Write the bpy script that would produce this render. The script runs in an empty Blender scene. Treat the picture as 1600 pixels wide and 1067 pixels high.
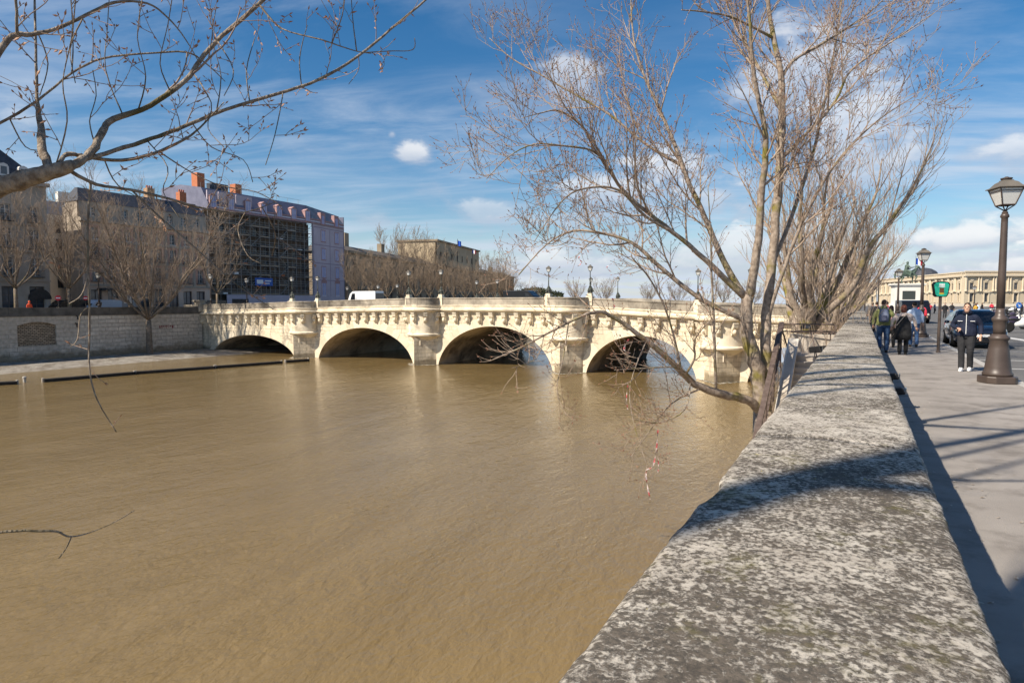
import bpy, bmesh, math, random
from mathutils import Vector, Matrix, noise
R = math.radians
scene = bpy.context.scene

# ------------------------------------------------------------------ camera
PSI, PITCH, FPX, EYE = R(28.6), R(3.52), 1000.0, 1.68
cam_d = bpy.data.cameras.new('camera')
cam = bpy.data.objects.new('camera', cam_d)
scene.collection.objects.link(cam)
cam.location = (0, 0, EYE)
cam.rotation_euler = (R(90) - PITCH, 0, PSI)
cam_d.sensor_width = 36.0
cam_d.lens = 36.0 * FPX / 1600.0
cam_d.clip_start = 0.05
cam_d.clip_end = 6000
scene.camera = cam

# ------------------------------------------------------------------ sky, sun, exposure
SUN_T = Vector((-0.55, -0.95, 1.0)).normalized()          # direction to the sun
SUN_EL = math.asin(SUN_T.z)
SUN_AZ = math.atan2(SUN_T.x, SUN_T.y)
scene.view_settings.view_transform = 'Standard'
scene.view_settings.look = 'None'
scene.view_settings.gamma = 1.0
scene.view_settings.exposure = 0.52
scene.view_settings.use_curve_mapping = False
scene.cycles.use_denoising = True
scene.cycles.max_bounces = 5
scene.cycles.use_adaptive_sampling = True
scene.cycles.adaptive_threshold = 0.02
scene.cycles.transparent_max_bounces = 6

sun_d = bpy.data.lights.new('sun', 'SUN')
sun_d.energy = 5.0
sun_d.angle = R(0.53)
sun_d.color = (1.0, 0.90, 0.76)
sun = bpy.data.objects.new('sun', sun_d)
scene.collection.objects.link(sun)
sun.rotation_euler = SUN_T.to_track_quat('Z', 'Y').to_euler()
sun.location = (-30, -30, 60)

# camera axes for turning pixels of the photograph into directions
_rm = cam.rotation_euler.to_matrix()
def ray(u, v):
    return (_rm @ Vector(((u - 800.0) / FPX, (533.5 - v) / FPX, -1.0)))
_fw = Vector((-math.sin(PSI), math.cos(PSI), 0))
EYEV = Vector((0, 0, EYE))
def at_z(u, v, z):
    d = ray(u, v); return EYEV + d * ((z - EYE) / d.z)
def at_y(u, v, y):
    d = ray(u, v); return EYEV + d * (y / d.y)
def at_x(u, v, x):
    d = ray(u, v); return EYEV + d * (x / d.x)
def at_d(u, v, f):
    d = ray(u, v); return EYEV + d * (f / d.dot(_fw))

world = bpy.data.worlds.new('World')
scene.world = world
world.use_nodes = True
def build_world():
    nt = world.node_tree
    nt.nodes.clear()
    N, L = nt.nodes, nt.links
    def put(sock, val):
        if hasattr(val, 'default_value') or hasattr(val, 'is_linked'):
            L.new(val, sock)
        else:
            sock.default_value = val
    def M(op, a, b=None, c=None, clamp=False):
        n = N.new('ShaderNodeMath'); n.operation = op; n.use_clamp = clamp
        put(n.inputs[0], a)
        if b is not None: put(n.inputs[1], b)
        if c is not None: put(n.inputs[2], c)
        return n.outputs[0]
    def dot(vec, c):
        n = N.new('ShaderNodeVectorMath'); n.operation = 'DOT_PRODUCT'
        L.new(vec, n.inputs[0]); n.inputs[1].default_value = c
        return n.outputs['Value']
    def sstep(x, lo, hi):
        n = N.new('ShaderNodeMapRange'); n.interpolation_type = 'SMOOTHSTEP'
        put(n.inputs['Value'], x); n.inputs['From Min'].default_value = lo; n.inputs['From Max'].default_value = hi
        return n.outputs['Result']
    def mixc(f, a, b):
        n = N.new('ShaderNodeMix'); n.data_type = 'RGBA'
        put(n.inputs['Factor'], f)
        for k, x in (('A', a), ('B', b)):
            s = [i for i in n.inputs if i.name == k and i.type == 'RGBA'][0]
            put(s, x)
        return [o for o in n.outputs if o.type == 'RGBA'][0]
    def noisev(vec, scale, detail, rough=0.5, dist=0.0):
        n = N.new('ShaderNodeTexNoise'); L.new(vec, n.inputs['Vector'])
        n.inputs['Scale'].default_value = scale; n.inputs['Detail'].default_value = detail
        n.inputs['Roughness'].default_value = rough; n.inputs['Distortion'].default_value = dist
        return n.outputs['Fac']
    def comb(x, y, z):
        n = N.new('ShaderNodeCombineXYZ')
        for i, k in enumerate((x, y, z)): put(n.inputs[i], k)
        return n.outputs[0]
    out = N.new('ShaderNodeOutputWorld')
    bg = N.new('ShaderNodeBackground')
    sky = N.new('ShaderNodeTexSky')
    sky.sky_type = 'NISHITA'; sky.sun_disc = False
    sky.sun_elevation = SUN_EL; sky.sun_rotation = SUN_AZ
    sky.air_density = 1.0; sky.dust_density = 0.4; sky.ozone_density = 1.3; sky.altitude = 50
    tc = N.new('ShaderNodeTexCoord')
    D = tc.outputs['Generated']
    sep = N.new('ShaderNodeSeparateXYZ'); L.new(D, sep.inputs[0])
    x, y, z = sep.outputs
    zz = M('ADD', M('MAXIMUM', z, 0.0), 0.10)
    px, py = M('DIVIDE', x, zz), M('DIVIDE', y, zz)
    P = comb(px, py, 0.0)
    # thin high cirrus: streaks drawn out along one direction of the cloud sheet
    a = R(20)
    sx = M('ADD', M('MULTIPLY', px, math.cos(a)), M('MULTIPLY', py, math.sin(a)))
    sy = M('SUBTRACT', M('MULTIPLY', py, math.cos(a)), M('MULTIPLY', px, math.sin(a)))
    S = comb(M('MULTIPLY', sx, 0.55), M('MULTIPLY', sy, 1.5), 3.1)
    n1 = noisev(S, 1.6, 9, 0.62, 0.5)
    n2 = noisev(P, 0.42, 3, 0.5)
    veil = M('MULTIPLY', sstep(n1, 0.40, 0.76), sstep(n2, 0.36, 0.60))
    veil = M('MULTIPLY', veil, 0.46)
    low = sstep(z, 0.34, 0.02)                       # more cloud sheets seen edge-on near the horizon
    veil = M('MAXIMUM', veil, M('MULTIPLY', sstep(z, 0.13, 0.0), 0.62))
    veil = M('ADD', veil, M('MULTIPLY', low, M('MULTIPLY', M('ADD', M('MULTIPLY', sstep(n1, 0.34, 0.72), 0.60), 0.06), 1.0)), clamp=True)
    # cumulus: a field of small clouds low in the sky plus single larger ones
    C = comb(M('MULTIPLY', x, 1.0), M('MULTIPLY', y, 1.0), M('MULTIPLY', z, 2.1))
    nb = noisev(C, 7.0, 8, 0.56, 0.25)
    nbig = noisev(C, 2.6, 3, 0.5)
    band = M('MULTIPLY', sstep(z, 0.015, 0.05), sstep(z, 0.30, 0.12))
    fieldv = M('ADD', M('MULTIPLY', M('SUBTRACT', nb, 0.5), 1.1), M('SUBTRACT', nbig, 0.535))
    cov = M('MULTIPLY', sstep(fieldv, -0.04, 0.22), band)
    hgt = sstep(fieldv, 0.02, 0.30)
    blobs = [(1050, 262, .085, .046, 1), (985, 296, .12, .030, .8), (1120, 305, .10, .05, .8), (890, 112, .045, .045, .75), (800, 160, .08, .035, .3),
             (645, 237, .026, .018, .9), (613, 210, .006, .005, .6), (1500, 372, .085, .024, 1), (1590, 238, .06, .028, .8), (1260, 130, .09, .08, .75),
             (760, 330, .07, .02, .6), (585, 342, .035, .012, .5), (880, 410, .12, .028, .8), (1330, 230, .09, .09, .75), (1590, 412, .08, .025, 1), (1160, 390, .14, .045, .8)]
    shade = None
    nf = noisev(C, 16.0, 8, 0.58, 0.3)
    wob = M('ADD', M('MULTIPLY', M('SUBTRACT', nf, 0.5), 2.0), M('MULTIPLY', M('SUBTRACT', nb, 0.5), 2.8))
    for (u, v, aw, ah, wt) in blobs:
        c = ray(u, v).normalized()
        r = Vector((0, 0, 1)).cross(c).normalized() * -1
        up = r.cross(c).normalized()
        if up.z < 0: up = -up
        dx = M('DIVIDE', dot(D, r), aw); dz = M('DIVIDE', dot(D, up), ah)
        d2 = M('SQRT', M('ADD', M('MULTIPLY', dx, dx), M('MULTIPLY', dz, dz)))
        front = M('GREATER_THAN', dot(D, c), 0.2)
        s = M('MULTIPLY', sstep(M('ADD', M('SUBTRACT', 1.0, d2), wob), -0.20, 0.75), M('MULTIPLY', front, wt))
        h = M('ADD', M('MULTIPLY', dz, 0.5), M('ADD', 0.62, M('MULTIPLY', wob, 0.30)))
        cov_n = M('MAXIMUM', cov, s)
        hs = M('MULTIPLY', s, h)
        hgt = M('MAXIMUM', M('MULTIPLY', hgt, M('SUBTRACT', 1.0, s)), hs)
        cov = cov_n
    skyc = sky.outputs[0]
    hsv = N.new('ShaderNodeHueSaturation'); L.new(skyc, hsv.inputs['Color'])
    hsv.inputs['Saturation'].default_value = 1.42; hsv.inputs['Value'].default_value = 1.12
    c1 = mixc(veil, hsv.outputs[0], (6.2, 7.0, 8.2, 1))
    cl = mixc(sstep(hgt, 0.10, 0.85), (4.6, 5.3, 6.6, 1), (9.2, 9.2, 9.3, 1))
    c2 = mixc(M('MULTIPLY', cov, 0.86), c1, cl)
    # the land side of the world (below the horizon) stays the plain sky colour
    L.new(c2, bg.inputs['Color'])
    bg.inputs['Strength'].default_value = 0.072
    L.new(bg.outputs[0], out.inputs['Surface'])
build_world()

# ------------------------------------------------------------------ helpers
random.seed(7)
COL = scene.collection
_mats = {}
def _nodes(m):
    m.use_nodes = True
    nt = m.node_tree
    return nt, nt.nodes['Principled BSDF']
def mat(name, c1, c2=None, rough=0.8, scale=3.0, detail=6, bump=0.0, bscale=None, metal=0.0, spec=0.3, lo=0.35, hi=0.65,
        stretch=None, dirt=None, dscale=0.5, dlo=0.5, dhi=0.7):
    """two-tone noise colour + optional dirt layer + optional bump, in object space"""
    if name in _mats: return _mats[name]
    m = bpy.data.materials.new(name); _mats[name] = m
    nt, b = _nodes(m); N, L = nt.nodes, nt.links
    b.inputs['Roughness'].default_value = rough
    b.inputs['Metallic'].default_value = metal
    b.inputs['Specular IOR Level'].default_value = spec
    b.inputs['Base Color'].default_value = (*c1, 1)
    if c2 is None and not bump and dirt is None: return m
    tc = N.new('ShaderNodeTexCoord'); vec = tc.outputs['Object']
    if stretch:
        mp = N.new('ShaderNodeMapping'); L.new(vec, mp.inputs[0]); mp.inputs['Scale'].default_value = stretch; vec = mp.outputs[0]
    col = None
    if c2 is not None:
        n = N.new('ShaderNodeTexNoise'); L.new(vec, n.inputs['Vector'])
        n.inputs['Scale'].default_value = scale; n.inputs['Detail'].default_value = detail; n.inputs['Roughness'].default_value = 0.6
        r = N.new('ShaderNodeValToRGB'); L.new(n.outputs['Fac'], r.inputs[0])
        r.color_ramp.elements[0].position = lo; r.color_ramp.elements[0].color = (*c1, 1)
        r.color_ramp.elements[1].position = hi; r.color_ramp.elements[1].color = (*c2, 1)
        col = r.outputs[0]
    if dirt is not None:
        n = N.new('ShaderNodeTexNoise'); L.new(vec, n.inputs['Vector'])
        n.inputs['Scale'].default_value = dscale; n.inputs['Detail'].default_value = 8; n.inputs['Roughness'].default_value = 0.65
        mr = N.new('ShaderNodeMapRange'); L.new(n.outputs['Fac'], mr.inputs[0]); mr.inputs[1].default_value = dlo; mr.inputs[2].default_value = dhi
        mx = N.new('ShaderNodeMixRGB'); L.new(mr.outputs[0], mx.inputs[0])
        if col: L.new(col, mx.inputs[1])
        else: mx.inputs[1].default_value = (*c1, 1)
        mx.inputs[2].default_value = (*dirt, 1)
        col = mx.outputs[0]
    if col: L.new(col, b.inputs['Base Color'])
    if bump:
        n = N.new('ShaderNodeTexNoise'); L.new(vec, n.inputs['Vector'])
        n.inputs['Scale'].default_value = bscale or scale * 3; n.inputs['Detail'].default_value = 6
        bp = N.new('ShaderNodeBump'); L.new(n.outputs['Fac'], bp.inputs['Height'])
        bp.inputs['Strength'].default_value = bump; bp.inputs['Distance'].default_value = 0.05
        L.new(bp.outputs[0], b.inputs['Normal'])
    return m

def stone_wall_mat(name, c1, c2, mortar, bw, bh, msize=0.012, axis='XZ', dst=(1, 1, 1), wet=None, dirt=(0.12, 0.10, 0.08), dscale=0.25, dlo=0.48, dhi=0.75, bump=0.5, rough=0.9):
    """ashlar courses too fine to pick apart: brick pattern for joints, noise for weathering"""
    if name in _mats: return _mats[name]
    m = bpy.data.materials.new(name); _mats[name] = m
    nt, b = _nodes(m); N, L = nt.nodes, nt.links
    b.inputs['Roughness'].default_value = rough; b.inputs['Specular IOR Level'].default_value = 0.2
    tc = N.new('ShaderNodeTexCoord')
    sp = N.new('ShaderNodeSeparateXYZ'); L.new(tc.outputs['Object'], sp.inputs[0])
    cb = N.new('ShaderNodeCombineXYZ')
    L.new(sp.outputs['XYZ'.index(axis[0])], cb.inputs[0]); L.new(sp.outputs['XYZ'.index(axis[1])], cb.inputs[1])
    br = N.new('ShaderNodeTexBrick'); L.new(cb.outputs[0], br.inputs['Vector'])
    br.inputs['Scale'].default_value = 1.0; br.inputs['Brick Width'].default_value = bw; br.inputs['Row Height'].default_value = bh
    br.inputs['Mortar Size'].default_value = msize; br.inputs['Mortar Smooth'].default_value = 0.3; br.inputs['Bias'].default_value = 0.0
    br.inputs['Color1'].default_value = (*c1, 1); br.inputs['Color2'].default_value = (*c2, 1); br.inputs['Mortar'].default_value = (*mortar, 1)
    dm = N.new('ShaderNodeMapping'); L.new(tc.outputs['Object'], dm.inputs[0]); dm.inputs['Scale'].default_value = dst
    n = N.new('ShaderNodeTexNoise'); L.new(dm.outputs[0], n.inputs['Vector'])
    n.inputs['Scale'].default_value = dscale; n.inputs['Detail'].default_value = 9; n.inputs['Roughness'].default_value = 0.68
    mr = N.new('ShaderNodeMapRange'); L.new(n.outputs['Fac'], mr.inputs[0]); mr.inputs[1].default_value = dlo; mr.inputs[2].default_value = dhi
    mr.inputs[4].default_value = 0.85
    mx = N.new('ShaderNodeMixRGB'); L.new(mr.outputs[0], mx.inputs[0]); L.new(br.outputs['Color'], mx.inputs[1]); mx.inputs[2].default_value = (*dirt, 1)
    if wet:                      # flood tide line: damp, silted stone with a ragged upper edge
        wn = N.new('ShaderNodeTexNoise'); L.new(tc.outputs['Object'], wn.inputs['Vector']); wn.inputs['Scale'].default_value = .9; wn.inputs['Detail'].default_value = 7
        wa = N.new('ShaderNodeMath'); wa.operation = 'MULTIPLY_ADD'; L.new(wn.outputs['Fac'], wa.inputs[0]); wa.inputs[1].default_value = -wet * 1.6; L.new(sp.outputs[2], wa.inputs[2])
        wr = N.new('ShaderNodeMapRange'); L.new(wa.outputs[0], wr.inputs[0]); wr.inputs[1].default_value = wet * .45; wr.inputs[2].default_value = -wet * .15; wr.inputs[4].default_value = .8
        wx = N.new('ShaderNodeMixRGB'); L.new(wr.outputs[0], wx.inputs[0]); L.new(mx.outputs[0], wx.inputs[1]); wx.inputs[2].default_value = (.20, .155, .095, 1)
        mx = wx
    n2 = N.new('ShaderNodeTexNoise'); L.new(tc.outputs['Object'], n2.inputs['Vector']); n2.inputs['Scale'].default_value = 2.5; n2.inputs['Detail'].default_value = 8
    hs = N.new('ShaderNodeHueSaturation'); L.new(mx.outputs[0], hs.inputs['Color'])
    m2 = N.new('ShaderNodeMapRange'); L.new(n2.outputs['Fac'], m2.inputs[0]); m2.inputs[1].default_value = .3; m2.inputs[2].default_value = .7; m2.inputs[3].default_value = .78; m2.inputs[4].default_value = 1.15
    L.new(m2.outputs[0], hs.inputs['Value'])
    L.new(hs.outputs[0], b.inputs['Base Color'])
    bp = N.new('ShaderNodeBump'); bp.inputs['Strength'].default_value = bump; bp.inputs['Distance'].default_value = 0.04
    ad = N.new('ShaderNodeMath'); ad.operation = 'MULTIPLY_ADD'
    L.new(n2.outputs['Fac'], ad.inputs[0]); ad.inputs[1].default_value = 0.6
    iv = N.new('ShaderNodeMath'); iv.operation = 'SUBTRACT'; iv.inputs[0].default_value = 1.0; L.new(br.outputs['Fac'], iv.inputs[1])
    L.new(iv.outputs[0], ad.inputs[2]); L.new(ad.outputs[0], bp.inputs['Height'])
    L.new(bp.outputs[0], b.inputs['Normal'])
    return m

def tag(o, label=None, cat=None, group=None, kind=None):
    if label: o['label'] = label
    if cat: o['category'] = cat
    if group: o['group'] = group
    if kind: o['kind'] = kind
    return o
def empty(name, loc=(0, 0, 0), rz=0.0, label=None, cat=None, group=None):
    o = bpy.data.objects.new(name, None); COL.objects.link(o)
    o.empty_display_size = 0.2
    o.location = loc; o.rotation_euler = (0, 0, rz)
    tag(o, label, cat, group)
    return o
def root_inv(o):
    m = Matrix.Identity(4); chain = []
    while o is not None:
        chain.append(o); o = o.parent
    for c in reversed(chain):
        m = m @ (Matrix.Translation(c.location) @ c.rotation_euler.to_matrix().to_4x4() @ Matrix.Diagonal((*c.scale, 1)))
    return m.inverted()
def link_mesh(name, me, m=None, parent=None, loc=None, rot=None):
    o = bpy.data.objects.new(name, me); COL.objects.link(o)
    if m is not None and not me.materials: me.materials.append(m)
    if parent is not None: o.parent = parent
    if loc is not None: o.location = loc
    if rot is not None: o.rotation_euler = rot
    return o
class MB:
    def __init__(s): s.v, s.f = [], []
    def add(s, vs, fs):
        k = len(s.v); s.v.extend(tuple(a) for a in vs); s.f.extend(tuple(i + k for i in f) for f in fs)
    def quad(s, a, b, c, d): s.add((a, b, c, d), ((0, 1, 2, 3),))
    def box(s, x0, x1, y0, y1, z0, z1):
        s.add([(x0, y0, z0), (x1, y0, z0), (x1, y1, z0), (x0, y1, z0), (x0, y0, z1), (x1, y0, z1), (x1, y1, z1), (x0, y1, z1)],
              [(0, 3, 2, 1), (4, 5, 6, 7), (0, 1, 5, 4), (1, 2, 6, 5), (2, 3, 7, 6), (3, 0, 4, 7)])
        return s
    def prism(s, poly, z0, z1):
        """poly: list of (x,y) counter-clockwise"""
        n = len(poly)
        s.add([(x, y, z0) for x, y in poly] + [(x, y, z1) for x, y in poly],
              [tuple(range(n - 1, -1, -1)), tuple(range(n, 2 * n))] + [(i, (i + 1) % n, n + (i + 1) % n, n + i) for i in range(n)])
        return s
    def extr(s, poly, a, b, axis='y'):
        """poly of (p,z) extruded along y (p=x) or along x (p=y)"""
        n = len(poly)
        def q(p, z, t): return (p, t, z) if axis == 'y' else (t, p, z)
        s.add([q(p, z, a) for p, z in poly] + [q(p, z, b) for p, z in poly],
              [tuple(range(n)), tuple(range(2 * n - 1, n - 1, -1))] + [(i, n + i, n + (i + 1) % n, (i + 1) % n) for i in range(n)])
        return s
    def tube(s, pts, rad, sides=6, cap=True):
        n = len(pts)
        pts = [Vector(p) for p in pts]
        ref = None; base = len(s.v)
        for i in range(n):
            t = (pts[min(i + 1, n - 1)] - pts[max(i - 1, 0)])
            if t.length < 1e-9: t = Vector((0, 0, 1))
            t.normalize()
            if ref is None: ref = t.orthogonal().normalized()
            ref = ref - t * ref.dot(t)
            if ref.length < 1e-6: ref = t.orthogonal()
            ref.normalize()
            bi = t.cross(ref)
            r = rad[i] if hasattr(rad, '__len__') else rad
            p = pts[i]
            for k in range(sides):
                a = 2 * math.pi * k / sides
                c, si = math.cos(a) * r, math.sin(a) * r
                s.v.append((p.x + ref.x * c + bi.x * si, p.y + ref.y * c + bi.y * si, p.z + ref.z * c + bi.z * si))
        for i in range(n - 1):
            for k in range(sides):
                k2 = (k + 1) % sides
                a = base + i * sides
                s.f.append((a + k, a + k2, a + sides + k2, a + sides + k))
        if cap:
            s.f.append(tuple(base + k for k in range(sides - 1, -1, -1)))
            s.f.append(tuple(base + (n - 1) * sides + k for k in range(sides)))
        return s
    def bar(s, a, b, r, sides=6): return s.tube([a, b], r, sides)
    def lathe(s, prof, c=(0, 0, 0), sides=16, a0=0.0, a1=2 * math.pi):
        full = abs(a1 - a0 - 2 * math.pi) < 1e-6
        n = sides if full else sides + 1
        base = len(s.v)
        for (r, z) in prof:
            for k in range(n):
                a = a0 + (a1 - a0) * k / sides
                s.v.append((c[0] + r * math.cos(a), c[1] + r * math.sin(a), c[2] + z))
        for i in range(len(prof) - 1):
            for k in range(sides):
                k2 = (k + 1) % n if full else k + 1
                s.f.append((base + i * n + k, base + i * n + k2, base + (i + 1) * n + k2, base + (i + 1) * n + k))
        if full:
            s.f.append(tuple(base + k for k in range(n - 1, -1, -1)))
            s.f.append(tuple(base + (len(prof) - 1) * n + k for k in range(n)))
        else:
            s.f.append(tuple(base + k for k in range(n - 1, -1, -1)))
            s.f.append(tuple(base + (len(prof) - 1) * n + k for k in range(n)))
        return s
    def loft(s, secs, sides=14):
        """secs: (cx,cy,z,rx,ry) rings, closed at both ends"""
        base = len(s.v)
        for (cx, cy, z, rx, ry) in secs:
            for k in range(sides):
                a = 2 * math.pi * k / sides
                s.v.append((cx + rx * math.cos(a), cy + ry * math.sin(a), z))
        n = sides
        for i in range(len(secs) - 1):
            for k in range(n):
                s.f.append((base + i * n + k, base + i * n + (k + 1) % n, base + (i + 1) * n + (k + 1) % n, base + (i + 1) * n + k))
        s.f.append(tuple(base + k for k in range(n - 1, -1, -1)))
        s.f.append(tuple(base + (len(secs) - 1) * n + k for k in range(n)))
        return s
    def ell(s, c, rx, ry, rz, seg=10, rings=7):
        secs = []
        for i in range(rings + 1):
            t = -math.pi / 2 + math.pi * i / rings
            w = max(math.cos(t), 0.02)
            secs.append((c[0], c[1], c[2] + rz * math.sin(t), rx * w, ry * w))
        return s.loft(secs, seg)
    def mesh(s, name, m=None, smooth=False):
        me = bpy.data.meshes.new(name)
        me.from_pydata(s.v, [], s.f)
        if m is not None: me.materials.append(m)
        if smooth: me.shade_smooth() if hasattr(me, 'shade_smooth') else None
        me.update()
        return me
    def build(s, name, m, parent=None, smooth=False, world=False, loc=None, rot=None):
        if world and parent is not None:
            inv = root_inv(parent)
            s.v = [tuple(inv @ Vector(p)) for p in s.v]
        return link_mesh(name, s.mesh(name, m, smooth), None, parent, loc, rot)
def box(name, m, parent, x0, x1, y0, y1, z0, z1, world=False, bevel=0):
    o = MB().box(x0, x1, y0, y1, z0, z1).build(name, m, parent, world=world)
    if bevel:
        md = o.modifiers.new('bevel', 'BEVEL'); md.width = bevel; md.segments = 2
    return o
def copy_tree(o, parent=None):
    c = o.copy(); COL.objects.link(c); c.parent = parent
    for ch in list(o.children): copy_tree(ch, c)
    return c
def bevel(o, w=0.01, seg=2):
    md = o.modifiers.new('bevel', 'BEVEL'); md.width = w; md.segments = seg; md.limit_method = 'ANGLE'
    return o
def remeshed(mb, name, m, parent, voxel=0.02, smooth=2, loc=None):
    """fuse overlapping solids into one continuous skin"""
    o = mb.build(name, m, parent, loc=loc)
    md = o.modifiers.new('fuse', 'REMESH'); md.mode = 'VOXEL'; md.voxel_size = voxel; md.use_smooth_shade = True
    if smooth:
        sm = o.modifiers.new('soft', 'SMOOTH'); sm.factor = 0.5; sm.iterations = smooth
    return o
def smoothed(pts, n):
    """Catmull-Rom through pts (tuples of floats), n samples per span"""
    out = []
    P = [pts[0]] + list(pts) + [pts[-1]]
    for i in range(1, len(P) - 2):
        for k in range(n):
            t = k / n
            a, b, c, d = P[i - 1], P[i], P[i + 1], P[i + 2]
            out.append(tuple(0.5 * (2 * b[j] + (c[j] - a[j]) * t + (2 * a[j] - 5 * b[j] + 4 * c[j] - d[j]) * t * t + (3 * b[j] - a[j] - 3 * c[j] + d[j]) * t ** 3) for j in range(len(b))))
    out.append(tuple(pts[-1]))
    return out
# ------------------------------------------------------------------ materials of the setting
WATER_Z = -5.8
def water_mat():
    m = bpy.data.materials.new('muddy_water'); nt, b = _nodes(m); N, L = nt.nodes, nt.links
    tc = N.new('ShaderNodeTexCoord')
    def nz(scale, detail, stretch, rot=0.0, dist=0.0):
        mp = N.new('ShaderNodeMapping'); L.new(tc.outputs['Object'], mp.inputs[0])
        mp.inputs['Scale'].default_value = stretch; mp.inputs['Rotation'].default_value = (0, 0, rot)
        n = N.new('ShaderNodeTexNoise'); L.new(mp.outputs[0], n.inputs['Vector'])
        n.inputs['Scale'].default_value = scale; n.inputs['Detail'].default_value = detail; n.inputs['Distortion'].default_value = dist
        return n.outputs['Fac']
    silt = nz(0.16, 7, (1, .22, 1), 0.06, 1.6)
    rp = N.new('ShaderNodeValToRGB'); L.new(silt, rp.inputs[0])
    rp.color_ramp.elements[0].position = .3; rp.color_ramp.elements[0].color = (.178, .122, .050, 1)
    rp.color_ramp.elements[1].position = .7; rp.color_ramp.elements[1].color = (.218, .152, .066, 1)
    L.new(rp.outputs[0], b.inputs['Base Color'])
    b.inputs['Roughness'].default_value = 0.07; b.inputs['IOR'].default_value = 1.33; b.inputs['Specular IOR Level'].default_value = 0.5
    a = nz(3.2, 4, (1, .5, 1), 0.75, 0.5); c = nz(0.7, 3, (1, .5, 1), -0.15, 0.8); e = nz(10.0, 3, (1, .5, 1), 0.8, 0.3)
    gust = nz(0.075, 5, (1, .35, 1), 0.12, 1.6)
    g = N.new('ShaderNodeMapRange'); L.new(gust, g.inputs[0]); g.inputs[1].default_value = .35; g.inputs[2].default_value = .65; g.inputs[3].default_value = .60; g.inputs[4].default_value = 1.20
    def mul(x, k):
        q = N.new('ShaderNodeMath'); q.operation = 'MULTIPLY'; L.new(x, q.inputs[0]); 
        if isinstance(k, float): q.inputs[1].default_value = k
        else: L.new(k, q.inputs[1])
        return q.outputs[0]
    def add(x, y):
        q = N.new('ShaderNodeMath'); q.operation = 'ADD'; L.new(x, q.inputs[0]); L.new(y, q.inputs[1]); return q.outputs[0]
    h = mul(add(add(mul(a, .105), mul(c, .15)), mul(e, .042)), g.outputs[0])
    # choppier water downstream of the arches
    sp = N.new('ShaderNodeSeparateXYZ'); L.new(tc.outputs['Object'], sp.inputs[0])
    dn = N.new('ShaderNodeMapRange'); L.new(sp.outputs[1], dn.inputs[0]); dn.inputs[1].default_value = 80; dn.inputs[2].default_value = 96; dn.inputs[4].default_value = 1.6
    chop = nz(.8, 5, (.5, 1.3, 1), 0.1, .4)
    h = add(h, mul(chop, dn.outputs[0]))
    bp = N.new('ShaderNodeBump'); L.new(h, bp.inputs['Height']); bp.inputs['Strength'].default_value = 1.0; bp.inputs['Distance'].default_value = 0.55
    L.new(bp.outputs[0], b.inputs['Normal'])
    return m
WATER = water_mat()
def lichen_mat():
    m = bpy.data.materials.new('lichened_limestone'); nt, b = _nodes(m); N, L = nt.nodes, nt.links
    geo = N.new('ShaderNodeNewGeometry')
    P = geo.outputs['Position']
    def nz(scale, detail, rough=.6, dist=0.0):
        n = N.new('ShaderNodeTexNoise'); L.new(P, n.inputs['Vector']); n.inputs['Scale'].default_value = scale
        n.inputs['Detail'].default_value = detail; n.inputs['Roughness'].default_value = rough; n.inputs['Distortion'].default_value = dist
        return n.outputs['Fac']
    def rng(x, lo, hi, a=0.0, c=1.0):
        r = N.new('ShaderNodeMapRange'); L.new(x, r.inputs[0]); r.inputs[1].default_value = lo; r.inputs[2].default_value = hi
        r.inputs[3].default_value = a; r.inputs[4].default_value = c; return r.outputs[0]
    def mth(op, x, y):
        q = N.new('ShaderNodeMath'); q.operation = op
        for i, k in enumerate((x, y)):
            if isinstance(k, (int, float)): q.inputs[i].default_value = k
            else: L.new(k, q.inputs[i])
        return q.outputs[0]
    def mix(f, x, y):
        q = N.new('ShaderNodeMixRGB'); L.new(f, q.inputs[0])
        for i, k in enumerate((x, y)):
            if isinstance(k, tuple): q.inputs[1 + i].default_value = (*k, 1)
            else: L.new(k, q.inputs[1 + i])
        return q.outputs[0]
    big = nz(1.3, 4); mid = nz(15, 6, .62, .3); fine = nz(58, 8, .70, .25); grit = nz(190, 4, .7)
    base = mix(rng(nz(5, 5), .35, .65), (.40, .35, .285), (.58, .525, .44))
    base = mix(rng(grit, .35, .7, 0, .35), base, (.62, .59, .53))
    crust = mth('ADD', mth('MULTIPLY', fine, .80), mth('ADD', mth('MULTIPLY', mid, .34), mth('MULTIPLY', big, .36)))
    f = rng(crust, .695, .80)
    dark = mix(rng(nz(70, 4), .4, .6), (.038, .032, .026), (.105, .085, .065))
    col = mix(mth('MULTIPLY', f, .90), base, dark)
    moss = rng(mth('ADD', mth('MULTIPLY', nz(3.1, 5), .6), mth('MULTIPLY', nz(26, 5), .4)), .545, .66, 0, .6)
    col = mix(moss, col, (.13, .115, .035))
    yel = rng(nz(13, 3, .5, .2), .735, .76)
    col = mix(yel, col, (.50, .40, .05))
    L.new(col, b.inputs['Base Color'])
    b.inputs['Roughness'].default_value = .95; b.inputs['Specular IOR Level'].default_value = .15
    hh = mth('ADD', mth('MULTIPLY', fine, .5), mth('ADD', mth('MULTIPLY', grit, .25), mth('MULTIPLY', f, -.25)))
    bp = N.new('ShaderNodeBump'); L.new(hh, bp.inputs['Height']); bp.inputs['Strength'].default_value = .8; bp.inputs['Distance'].default_value = .012
    L.new(bp.outputs[0], b.inputs['Normal'])
    return m
LICHEN = lichen_mat()
ASPHALT_WALK = mat('pavement_asphalt', (.26, .235, .21), (.33, .30, .27), .92, 1.2, 8, bump=.25, bscale=90, dirt=(.185, .165, .145), dscale=1.6, dlo=.50, dhi=.66)
ROAD = mat('road_asphalt', (.115, .112, .108), (.155, .15, .143), .9, .8, 8, bump=.25, bscale=70)
GRANITE = mat('granite_kerb', (.36, .34, .31), (.46, .44, .41), .85, 14, 5)
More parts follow.
